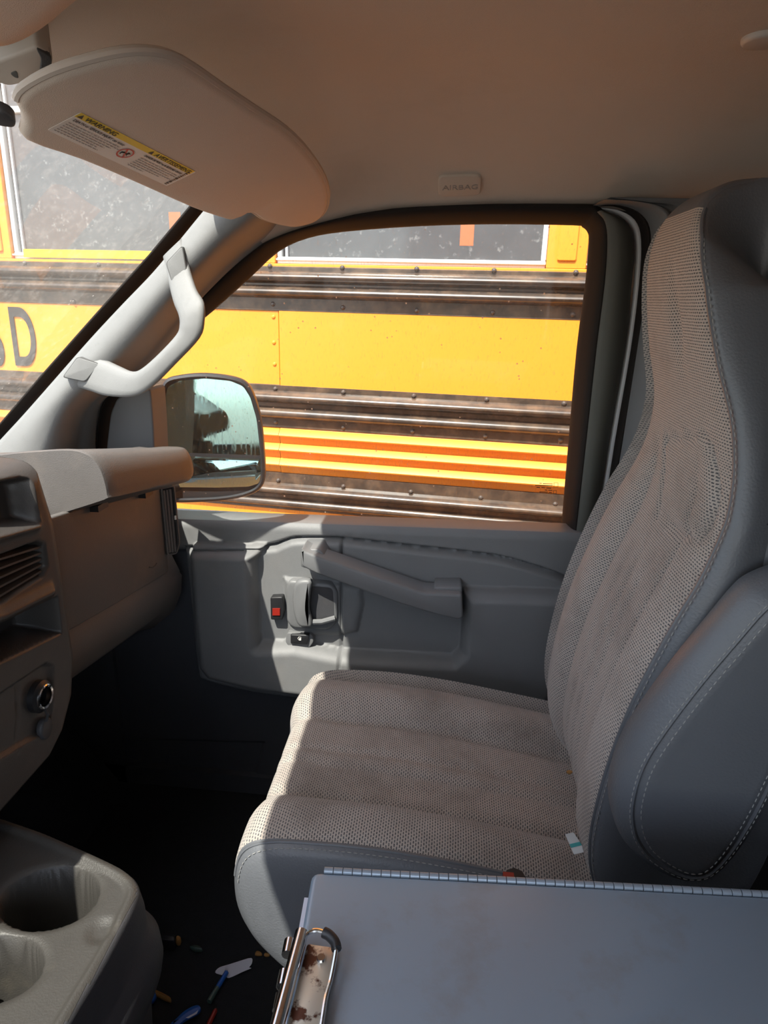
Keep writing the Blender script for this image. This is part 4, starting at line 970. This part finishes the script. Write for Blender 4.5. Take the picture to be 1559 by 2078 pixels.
def bdisp(y, s, L):
    x, z = L[:, 0], L[:, 1]; front = ((x < 0.33) | (z > 1.27)).astype(float)*sstep((0.345-x)/0.03)
    t = (y-YN)/(YF-YN)
    if t < 0 or t > 1: return np.zeros(len(L))
    low = sstep((1.04-z)/0.16)
    d = -0.006*(1-math.sqrt(max(0, 1-max(0, 1-t/0.13)**2)))-0.050*(1-math.sqrt(max(0, 1-max(0, (t-0.80)/0.20)**2)))
    d = d*np.ones(len(L))
    d += low*(-0.012*(groove(t, 0.22, 0.02)+groove(t, 0.68, 0.02))-0.014*float(sstep((t-0.14)/0.12)*sstep((0.78-t)/0.12)))
    d += sstep((0.90-z)/0.1)*(-0.004)*(groove(t, 0.36, 0.014)+groove(t, 0.45, 0.014)+groove(t, 0.54, 0.014))
    yy = np.array([bw(y, a, c) for a, c in L]); dp = sdf(yy, z, pad_w)
    d += -0.009*np.exp(-(dp/0.004)**2)+0.003*sstep(dp/0.02)
    d += -0.007*groove(t, 0.34, 0.05)*np.exp(-((z-1.16)/0.05)**2)
    return d*front
Lb, nb_, GB, UBk = loft_seat(bprof, bcore, side_n+mid+side_f, bw, bdisp, k=7)
x, z = Lb[:, 0], Lb[:, 1]
fabb = ((x < 0.325) & (z > 0.43) & (z < 1.288)); fabb2 = fabb & np.roll(fabb, -1)
sub_grid('backrest_fabric', GB, UBk, nb, ne+3, fabb2, 'seat_fabric', seat)
sub_grid('backrest_shell', GB, UBk, nb, ne+3, ~fabb2, 'leather', seat)
allr = np.ones(len(Lb), bool)
sub_grid('backrest_side', GB, UBk, 0, nb, allr, 'leather', seat); sub_grid('backrest_side', GB, UBk, ne+3, len(GB)-1, allr, 'leather', seat)
idx = list(np.where(fabb)[0]); cut = max(range(len(idx)), key=lambda i: (idx[i]-idx[i-1]) % len(Lb)); idx = idx[cut:]+idx[:cut]
nn3 = np.array([[nb_[j, 0], -0.6, nb_[j, 1]] for j in idx])
seam = np.array([GB[nb-1, j]*0.45+GB[nb, j]*0.55 for j in idx])
mb = MB(); mb.tube(cat_open(seam+nn3*0.0005, 2), 0.0024, 6); mb.build('backrest_piping', 'leather', seat)
s2 = np.array([GB[nb-1, j]*0.7+GB[nb-2, j]*0.3 for j in idx])+nn3*0.0012
dashes('backrest_stitching', cat_open(s2, 2), 'thread', seat, 0.005, 0.003)
# panel seam across the leather side
mb = MB(); yS = bw(YN-0.022, 0, 0.99)-0.001
mb.tube([(0.315, yS+0.006, 0.968), (0.34, yS, 0.972), (0.40, yS+0.004, 0.972), (0.43, yS+0.02, 0.972)], 0.0012, 5); mb.build('side_seam', 'dark_thread', seat)
# --- folded-up armrest on the near side
ap = [(1244, 1640), (1248, 1590), (1268, 1525), (1310, 1455), (1380, 1360), (1450, 1275), (1510, 1205), (1550, 1178), (1605, 1162), (1665, 1172), (1710, 1215), (1715, 1290), (1680, 1390), (1610, 1520), (1550, 1640), (1495, 1725), (1448, 1770), (1400, 1782), (1350, 1772), (1290, 1735), (1256, 1690)]
YA = 0.612
lp = cat_closed([(U(a, b_, Y=YA+0.02)[0], U(a, b_, Y=YA+0.02)[2]) for a, b_ in ap], 4)
a3 = lambda u, v, d: np.array([u, YA+d, v])
arm = slab('armrest', lp, a3, [(0.030, 0.0015), (0.022, 0.0015), (0.0195, 0.004), (0.017, 0.002), (0.010, 0.006), (0.004, 0.013), (0.0, 0.024), (0.0, 0.045), (0.006, 0.055)], 'leather', seat, cap0=False, angle=60)
slab('armrest_face', inset(lp, 0.020), a3, [(0.012, 0.0), (0.004, 0.001), (0.0, 0.004), (0.0, 0.02)], 'leather', arm, angle=60)
cl = lambda Q: np.vstack([Q, Q[:1]])
dashes('armrest_stitching', cl(np.array([a3(u, v, 0.0030) for u, v in inset(lp, 0.0145)])), 'thread', arm, 0.0045, 0.003)
dashes('armrest_stitching', cl(np.array([a3(u, v, 0.0004) for u, v in inset(lp, 0.0255)])), 'thread', arm, 0.0045, 0.003)

# ================================================================== SUN VISORS
vA, vB, vC = U(45, 255, X=-0.40), U(467, 440, X=-0.375), U(330, 112, X=-0.215)
vA = U(45, 255, X=-0.42); vD = U(300, 110, Z=1.375); vB = U(467, 440, Y=1.07)
vnn = np.cross(vB-vA, vD-vA); vnn /= np.linalg.norm(vnn)
if vnn[2] > 0: vnn = -vnn                                   # faces down, towards the viewer
ve1 = (vB-vA)-((vB-vA) @ vnn)*vnn; ve1 /= np.linalg.norm(ve1); ve2 = np.cross(vnn, ve1)
if ve2 @ (vD-vA) < 0: ve2 = -ve2
VP = lambda a, b_: ((UP(a, b_, vA, vnn)-vA) @ ve1, (UP(a, b_, vA, vnn)-vA) @ ve2)
vis3 = lambda u, v, d: vA+ve1*u+ve2*v-vnn*d
visor = thing('sun_visor', 'beige cloth sun visor with a yellow warning label, above the windshield corner', 'sun visor', tuple(vA))
vo_px = [(30, 205), (45, 180), (103, 148), (180, 123), (251, 108), (314, 107), (359, 118), (400, 141), (449, 175), (516, 220), (584, 265), (629, 310), (660, 359), (669, 400), (660, 431), (638, 449), (597, 459), (561, 454), (530, 444), (508, 430), (494, 436), (467, 444), (440, 438), (382, 418), (269, 368), (157, 321), (49, 283), (44, 250), (40, 229)]
lp = cat_closed([VP(a, b_) for a, b_ in vo_px], 3)
slab('visor_body', lp, vis3, [(0.010, -0.0042), (0.006, -0.0032), (0.003, -0.001), (0.001, 0.002), (0.001, 0.006), (0.004, 0.009), (0.008, 0.010)], 'visor_cloth', visor, angle=70)
mb = MB(); rim = np.array([vis3(u, v, 0.0025) for u, v in inset(lp, 0.0025)]); nrim = len(rim)
top_i = [i for i in range(nrim) if i < int(nrim*21/29)]
mb.tube(rim[top_i], 0.0042, 8); mb.build('edge_piping', 'visor_piping', visor)
Cb = (UP(162, 218, vA, vnn)-vA, UP(397, 341, vA, vnn)-vA, UP(337, 370, vA, vnn)-vA, UP(93, 254, vA, vnn)-vA)
cs = np.array([(c @ ve1, c @ ve2) for c in Cb])          # top-left, top-right, bottom-right, bottom-left
slab('warning_label', round_poly(cs, 0.003, 3), vis3, [(0, -0.0046), (0, -0.0030)], 'label_white', visor)
lbl = visor.children[-1]
def LB(s, t, d=0.0):                                       # s along, t down the label
    p = cs[0]*(1-s)*(1-t)+cs[1]*s*(1-t)+cs[2]*s*t+cs[3]*(1-s)*t; return vis3(p[0], p[1], -0.0046-d)
mb = MB(); mb.add([LB(0.0, 0.0, .0002), LB(0.985, 0.0, .0002), LB(0.985, 0.20, .0002), LB(0.0, 0.20, .0002)], [(0, 3, 2, 1)]); mb.build('yellow_band', 'label_yellow', lbl, smooth=False)
lx = LB(1, 0.5)-LB(0, 0.5); ly = LB(0.5, 0)-LB(0.5, 1); lw, lh = np.linalg.norm(lx), np.linalg.norm(ly)
text('heading_text', 'WARNING', LB(0.055, 0.175, .0005), lx, ly, lh*0.20, 'print_black', lbl, 0.0001, 0.0)
text('heading_text', 'AVERTISSEMENT', LB(0.615, 0.175, .0005), lx, ly, lh*0.20, 'print_black', lbl, 0.0001)
text('bold_text', 'DEATH or SERIOUS INJURY can occur', LB(0.02, 0.345, .0005), lx, ly, lh*0.115, 'print_black', lbl, 0.0001, sx=0.85)
text('bold_text', 'DANGER DE MORT ou de BLESSURES GRAVES', LB(0.575, 0.345, .0005), lx, ly, lh*0.105, 'print_black', lbl, 0.0001, sx=0.72)
for s0 in (0.005, 0.560):
    mb = MB(); mb.add([LB(s0+0.005, 0.175, .0004), LB(s0+0.022, 0.03, .0004), LB(s0+0.040, 0.175, .0004)], [(0, 2, 1)]); mb.build('warning_triangle', 'print_black', lbl, smooth=False)
mb = MB()
for k in range(6):
    t = 0.44+k*0.085
    for s0, s1 in ((0.02, (0.40, 0.41, 0.37, 0.34, 0.30, 0.33)[k]), (0.58, (0.93, 0.95, 0.90, 0.94, 0.85, 0.72)[k])):
        s = s0
        while s < s1:
            w_ = random.uniform(0.012, 0.035); e_ = min(s+w_, s1); mb.add([LB(s, t, .0004), LB(e_, t, .0004), LB(e_, t+0.028, .0004), LB(s, t+0.028, .0004)], [(0, 3, 2, 1)]); s = e_+0.006
tag(mb.build('small_print', 'print_grey', lbl, smooth=False), kind='stuff')
mb = MB(); t = 0.12
while t < 0.92:
    h_ = random.uniform(0.02, 0.09); mb.add([LB(0.952, t, .0004), LB(0.975, t, .0004), LB(0.975, t+h_, .0004), LB(0.952, t+h_, .0004)], [(0, 3, 2, 1)]); t += h_+0.025
tag(mb.build('bar_code', 'print_black', lbl, smooth=False), kind='stuff')
cxy = lambda a, k_: LB(0.47+0.052*k_*math.cos(a), 0.55+0.052*k_*math.sin(a)*lw/lh, .0005)
mb = MB(); n_ = 36
mb.add([cxy(2*math.pi*i/n_, 1.0) for i in range(n_)]+[cxy(2*math.pi*i/n_, 0.83) for i in range(n_)], [(i, n_+i, n_+(i+1) % n_, (i+1) % n_) for i in range(n_)])
a_ = R(60); mb.add([cxy(a_-0.12, .9), cxy(a_+0.12, .9), cxy(a_+math.pi-0.12, .9), cxy(a_+math.pi+0.12, .9)], [(0, 1, 2, 3), ]); mb.build('prohibition_ring', 'label_red', lbl, smooth=False)
mb = MB()
for (a1_, k1, a2_, k2) in ((2.9, .55, 3.6, .25), (3.6, .25, 0.3, .2), (0.3, .2, 5.6, .55), (0.3, .2, 0.5, .55), (2.4, .6, 3.3, .5), (5.2, .4, 5.9, .6)):
    mb.tube([cxy(a1_, k1), cxy(a2_, k2)], 0.0006, 4)
mb.build('seat_symbol', 'print_black', lbl, smooth=False)
mb = MB(); mb.tube([vis3(*VP(508, 428), 0.010), vis3(*VP(535, 450), 0.012), vis3(*VP(575, 470), 0.02)], 0.006, 8); mb.build('pivot_rod', 'beige_plastic', visor)
# retaining clip near the middle of the header
cl0 = U(60, 135, Z=1.37)
clip = thing('visor_clip', 'beige plastic clip holding the inner end of the visor', 'clip', tuple(cl0))
cn = ray(60, 135); cn = -cn/np.linalg.norm(cn); cn = cn*0.4+np.array([0, 0, -1])*0.6; cn /= np.linalg.norm(cn)
CP = lambda a, b_, d: UP(a, b_, cl0+cn*d, cn)
c1_ = np.cross(np.array([0, 1, 0.0]), cn); c1_ /= np.linalg.norm(c1_); c2_ = np.cross(cn, c1_)
def clipslab(name, pts, d0, t, r_, mat, par):
    lp = round_poly([((CP(a, b_, d0)-cl0) @ c1_, (CP(a, b_, d0)-cl0) @ c2_) for a, b_ in pts], 0.004, 3)
    return slab(name, lp, lambda u, v, d: cl0+c1_*u+c2_*v+cn*(d0-d), front_layers(t, r_), mat, par)
clipslab('clip_base', [(-40, 140), (0, 123), (76, 94), (108, 117), (105, 148), (81, 157), (58, 168), (20, 177), (-40, 160)], 0.006, 0.05, 0.003, 'beige_plastic', clip)
clipslab('clip_pocket', [(72, 98), (106, 117), (103, 146), (80, 150), (84, 120)], 0.0075, 0.01, 0.001, 'dark_plastic', clip)
clipslab('clip_slot', [(20, 150), (34, 143), (38, 160), (30, 158)], 0.0068, 0.004, 0.0005, 'seam_line', clip)
clipslab('clip_hook', [(-40, 228), (0, 226), (22, 236), (34, 250), (30, 262), (10, 260), (-40, 250)], 0.010, 0.012, 0.003, 'dark_plastic', clip)
hk = CP(-20, 240, 0.004); mb = MB(); mb.tube([hk, CP(-20, 200, -0.004), CP(-15, 165, -0.012)], 0.007, 8); mb.build('hook_stem', 'dark_plastic', clip)
# driver's visor, its rounded end in the top corner
vd0 = U(80, 30, Z=1.34); vq = [(193, -4), (170, 22), (117, 63), (67, 90), (22, 101), (-40, 98), (-260, 60), (-420, -120), (-300, -260), (60, -200), (180, -90)]
dv = thing('sun_visor', 'rounded end of the beige driver-side sun visor in the top corner', 'sun visor', tuple(vd0))
lp = cat_closed([tuple(U(a, b_, Z=1.34)[:2]) for a, b_ in vq], 4)
slab('visor_body', lp, lambda u, v, d: np.array([u, v, 1.34+d]), [(0.025, -0.004), (0.010, -0.001), (0.003, 0.006), (0.0, 0.014), (0.004, 0.022), (0.015, 0.026)], 'visor_cloth', dv, angle=70)

# ================================================================== METAL CLIPBOARD BOX
ZB = 0.70
k0, k1 = U(634, 1768, Z=ZB), U(1559, 1818, Z=ZB); ang = math.atan2(k1[1]-k0[1], k1[0]-k0[0])
box = thing('clipboard_box', 'blue-grey metal storage clipboard with a chrome clip beside the seat', 'clipboard', (k0[0], k0[1], ZB-0.034), ang)
LX, LY = 0.44, 0.245
def lb(x, y, z): M = world_m(box); return np.array(M @ Vector((x, y, z)))
rect = lambda x0, x1, y0, y1, r_: round_poly([(x0, y0), (x1, y0), (x1, y1), (x0, y1)], r_, 4)
slab('lid', rect(0, LX, -LY, 0, 0.008), lambda u, v, d: lb(u, v, 0.034-d), [(0.004, 0.0), (0.0025, 0.0004), (0.001, 0.0014), (0, 0.003), (0, 0.010)], 'box_metal', box)
slab('base_tray', rect(0.003, LX-0.003, -LY+0.003, -0.003, 0.008), lambda u, v, d: lb(u, v, 0.024-d), [(0, 0), (0, 0.022), (0.002, 0.024)], 'box_metal', box)
kn = MB(); kw = 0.0084
kn.add([], [])
n_k = int((LX-0.012)/kw)
me_k = None
for i in range(n_k):
    if me_k is None:
        mb = MB(); mb.tube([(-kw/2+0.0004, 0, 0), (kw/2-0.0004, 0, 0)], 0.0030, 10); ok_ = mb.build('hinge_knuckle', 'hinge_metal', box, local=True); me_k = ok_.data
    else:
        ok_ = bpy.data.objects.new('hinge_knuckle', me_k); COL.objects.link(ok_); ok_.parent = box
    ok_.location = (0.010+kw*(i+0.5), 0.002, 0.0335)
# clip : plate, rolled tube, wire with black rubber ends
B2 = lambda a, b_, z: (lambda p: (p.x, p.y))(world_m(box).inverted() @ Vector(U(a, b_, Z=ZB+z)))
pl4 = [B2(*p, 0.006) for p in [(624, 1914), (681, 1922), (653, 2105), (575, 2110)]]
cpl = slab('clip_plate', round_poly(pl4, 0.002, 2), lambda u, v, d: lb(u, v, 0.034+0.006-d), [(0.001, 0), (0, 0.0008), (0, 0.0045)], 'rusty_plate', box)
q = B2(652, 1945, 0.006); mb = MB(); mb.tube([lb(q[0], q[1], 0.034+0.0055), lb(q[0], q[1], 0.034+0.0075)], [0.004, 0.003], 12); mb.build('rivet', 'chrome', cpl)
t0_, t1_ = B2(613, 1892, 0.010), B2(555, 2110, 0.010)
mb = MB(); mb.tube([lb(*t0_, 0.044), lb(*t1_, 0.044)], 0.0052, 16); mb.build('clip_tube', 'chrome', box)
w_px = [(617, 1897), (626, 1889), (640, 1884), (655, 1887), (668, 1894), (679, 1908), (682, 1925), (672, 1975), (665, 2000), (660, 2020), (650, 2085)]
mb = MB(); mb.tube(cat_open([lb(*B2(a, b_, 0.014), 0.034+(0.012 if i < 7 else 0.009)) for i, (a, b_) in enumerate(w_px)], 4), 0.0016, 8); wire = mb.build('wire_bail', 'chrome', box)
mb = MB(); mb.tube(cat_open([lb(*B2(a, b_, 0.014), 0.046) for a, b_ in [(657, 1888), (668, 1894), (680, 1908), (683, 1922)]], 4), 0.0040, 10); mb.build('rubber_tip', 'black_plastic', wire)
# chrome latch on the left end
for (y_, z_) in ((-0.062, 0.020), (-0.085, 0.016), (-0.10, 0.012)):
    mb = MB(); mb.tube([lb(-0.010, y_-0.006, z_), lb(-0.010, y_+0.006, z_)], 0.0048, 12); mb.box(lb(-0.004, y_, z_), (0.005, 0.005, 0.003)); mb.build('latch', 'chrome', box)
mb = MB(); mb.add([lb(-0.004, -0.02, 0.004), lb(-0.004, -0.16, 0.004), lb(-0.004, -0.16, 0.026), lb(-0.004, -0.02, 0.026), lb(0.002, -0.02, 0.004), lb(0.002, -0.16, 0.004), lb(0.002, -0.16, 0.026), lb(0.002, -0.02, 0.026)], [(0, 1, 2, 3), (7, 6, 5, 4), (0, 3, 7, 4), (1, 5, 6, 2), (3, 2, 6, 7), (0, 4, 5, 1)])
mb.build('end_strip', 'paper', box, smooth=False)
# what carries it : the moulded box between the seats
tw = thing('console_box', 'dark plastic box between the seats under the metal clipboard', 'box', (0.16, 0.33, 0.0))
lp = rect(-0.02, 0.36, 0.235, 0.435, 0.02)
slab('box_body', lp, lambda u, v, d: np.array([u, v, ZB-0.0345-0.03-d]), [(0.004, 0), (0, 0.004), (0.004, 0.30), (0.010, ZB-0.0645)], 'dark_plastic', tw)
slab('box_lid', inset(lp, -0.004), lambda u, v, d: np.array([u, v, ZB-0.0345-d]), [(0.004, 0), (0, 0.004), (0, 0.026), (0.003, 0.03)], 'dark_plastic', tw)

# ================================================================== SMALL THINGS
def loop_floor(pts, z_=0.002): return [tuple(U(a, b_, Z=z_)[:2]) for a, b_ in pts]
def fl3(z0): return lambda u, v, d: np.array([u, v, z0+d])
def crop5(a, b_): return (280+a/4.585, 1850+b_/4.585)
# white paper scrap, slightly curled
pp = cat_closed(loop_floor([crop5(*p) for p in [(720, 570), (760, 520), (850, 485), (940, 462), (1055, 450), (1062, 500), (1035, 538), (1055, 548), (960, 575), (850, 610), (820, 600), (780, 585)]]), 3)
tag(slab('paper_scrap', pp, lambda u, v, d: np.array([u, v, 0.004+d+0.004*math.sin(u*60)]), [(0, 0), (0, 0.0008)], 'paper'), 'torn white paper scrap lying on the dark floor', 'paper')
def pen(name, label, a, b_, parts, z_=0.006, cat='pen'):
    p, q = U(*crop5(*a), Z=z_), U(*crop5(*b_), Z=z_); t = thing(name, label, cat, tuple(p))
    for (s0, s1, r0, r1_, mat, nm) in parts:
        mb = MB(); mb.tube([p+(q-p)*s0, p+(q-p)*(s0+s1)/2, p+(q-p)*s1], [r0, (r0+r1_)/2, r1_], 10); mb.build(nm, mat, t)
pen('pen', 'blue and grey-green pen with its tip on the paper scrap', (832, 552), (662, 838), [(0, 0.05, 0.0015, 0.003, 'chrome', 'tip'), (0.04, 0.55, 0.0042, 0.0045, 'blue_plastic', 'grip'), (0.55, 1.0, 0.0042, 0.0048, 'green_plastic', 'barrel')], 0.009)
pen('pen', 'red pen on the dark floor beside the clipboard', (728, 905), (640, 1090), [(0, 0.12, 0.002, 0.004, 'red_plastic', 'tip'), (0.1, 1.0, 0.0042, 0.0042, 'red_plastic', 'barrel')])
bw_px = [(300, 1060), (340, 1020), (420, 945), (500, 895), (560, 880), (588, 905), (570, 950), (500, 990), (430, 1030), (370, 1080)]
lp = cat_closed(loop_floor([crop5(*p) for p in bw_px], 0.006), 3)
wr = thing('wrapper', 'blue plastic wrapper with a white mark on the floor', 'wrapper', (lp[0][0], lp[0][1], 0.0))
slab('film', lp, fl3(0.003), [(0.002, 0), (0, 0.003), (0.001, 0.007), (0.006, 0.009)], 'blue_plastic', wr)
lp = loop_floor([crop5(*p) for p in [(445, 985), (520, 945), (562, 912), (548, 948), (470, 990)]], 0.013)
slab('white_mark', lp, fl3(0.0121), [(0, 0), (0, 0.0006)], 'paper', wr)
def chunk(name, label, pts, mat, cat, h_, z_=0.004, group=None):
    lp = cat_closed(loop_floor([crop5(*p) for p in pts], z_), 3)
    sz = 0.25*math.sqrt(abs(area2(lp)))
    return tag(slab(name, lp, fl3(0.001), [(sz*0.4, 0), (0, h_*0.3), (sz*0.15, h_*0.8), (sz*0.8, h_)], mat), label, cat, group)
chunk('wrapper', 'crumpled blue plastic piece on the floor against the console', [(60, 760), (130, 735), (175, 790), (150, 850), (80, 870), (50, 820)], 'blue_plastic', 'wrapper', 0.012)
chunk('wood_chip', 'long brown wood chip lying on the floor by the console', [(105, 690), (170, 705), (290, 765), (308, 795), (290, 808), (200, 770), (120, 720)], 'wood', 'wood chip', 0.010, 0.014)
chunk('wood_chip', 'round tan nugget on the floor beside a dark box', [(352, 265), (375, 245), (402, 262), (400, 300), (372, 312), (352, 298)], 'wood', 'debris', 0.012)
chunk('crumb', 'larger tan crumb on the floor below the seat front', [(1088, 400), (1105, 370), (1140, 378), (1158, 402), (1120, 408)], 'wood', 'crumb', 0.006)
chunk('crumb', 'smaller brown crumb near the seat front on the floor', [(1172, 402), (1185, 386), (1215, 390), (1225, 408), (1190, 415)], 'wood', 'crumb', 0.005)
chunk('paper_scrap', 'small white scrap tucked under the seat front edge', [(1278, 400), (1300, 398), (1350, 432), (1345, 442), (1305, 428)], 'paper', 'paper', 0.002)
chunk('bottle_cap', 'dark greenish cap lying on the floor near the door', [(480, 345), (500, 328), (560, 332), (598, 355), (590, 372), (530, 372)], 'green_plastic', 'cap', 0.010)
p0_ = U(*crop5(270, 290), Z=0.0); mb = MB()
lp = loop_floor([crop5(*p) for p in [(195, 280), (345, 290), (348, 230), (200, 222)]], 0.02)
tag(slab('small_box', round_poly(lp, 0.004, 2), fl3(0.001), [(0, 0), (0, 0.022), (0.002, 0.024)], 'black_plastic'), 'small black box on the floor against the console', 'box')
# card stuck in the crease of the seat
cc = [U(1147, 1693, Y=0.735), U(1164, 1689, Y=0.735), U(1190, 1728, Y=0.712), U(1165, 1734, Y=0.712)]
nrm = np.cross(cc[1]-cc[0], cc[2]-cc[0]); nrm /= np.linalg.norm(nrm)
card = thing('card', 'small metallic card with a teal stripe stuck in the seat crease', 'card', tuple(np.mean(cc, 0)))
mb = MB(); mb.add([p for p in cc]+[p+nrm*0.001 for p in cc], [(0, 1, 2, 3), (7, 6, 5, 4), (0, 4, 5, 1), (1, 5, 6, 2), (2, 6, 7, 3), (3, 7, 4, 0)]); mb.build('card_body', 'card_metal', card, smooth=False)
mix = lambda t: [cc[0]*(1-t)+cc[3]*t, cc[1]*(1-t)+cc[2]*t]
a, b_ = mix(0.50); c, d_ = mix(0.68); sg = -1 if (nrm @ (CAM-cc[0])) < 0 else 1
o_ = nrm*(0.0013 if sg > 0 else -0.0004); mb = MB(); mb.add([a+o_, b_+o_, d_+o_, c+o_], [(0, 1, 2, 3)]); mb.build('stripe', 'teal', card, smooth=False)
def on_seat(px, py, y): return U(px, py, Y=y)
p = U(1156, 1567, Y=0.86); mb = MB(); mb.tube([p+np.array([-.004, 0, 0]), p, p+np.array([.004, 0, 0.001])], [0.002, 0.0035, 0.0015], 7)
tag(mb.build('crumb', 'wood'), 'tiny tan crumb on the rear of the seat cushion', 'crumb')
# seat belt buckle showing behind the clipboard
p = U(1038, 1779, Y=0.60)
bk = thing('seat_belt_buckle', 'dark seat belt buckle with a red button behind the clipboard hinge', 'buckle', (p[0], p[1], p[2]-0.12))
mb = MB(); mb.tube([p+np.array([0.012, 0.012, -0.12]), p+np.array([0.006, 0.004, -0.05]), p+np.array([0.004, 0, 0.0])], [0.006, 0.010, 0.012], 8); mb.build('buckle_body', 'black_plastic', bk)
mb = MB(); mb.box(p+np.array([-0.004, -0.006, 0.003]), (0.006, 0.005, 0.004)); mb.build('button', 'red_plastic', bk, smooth=False)
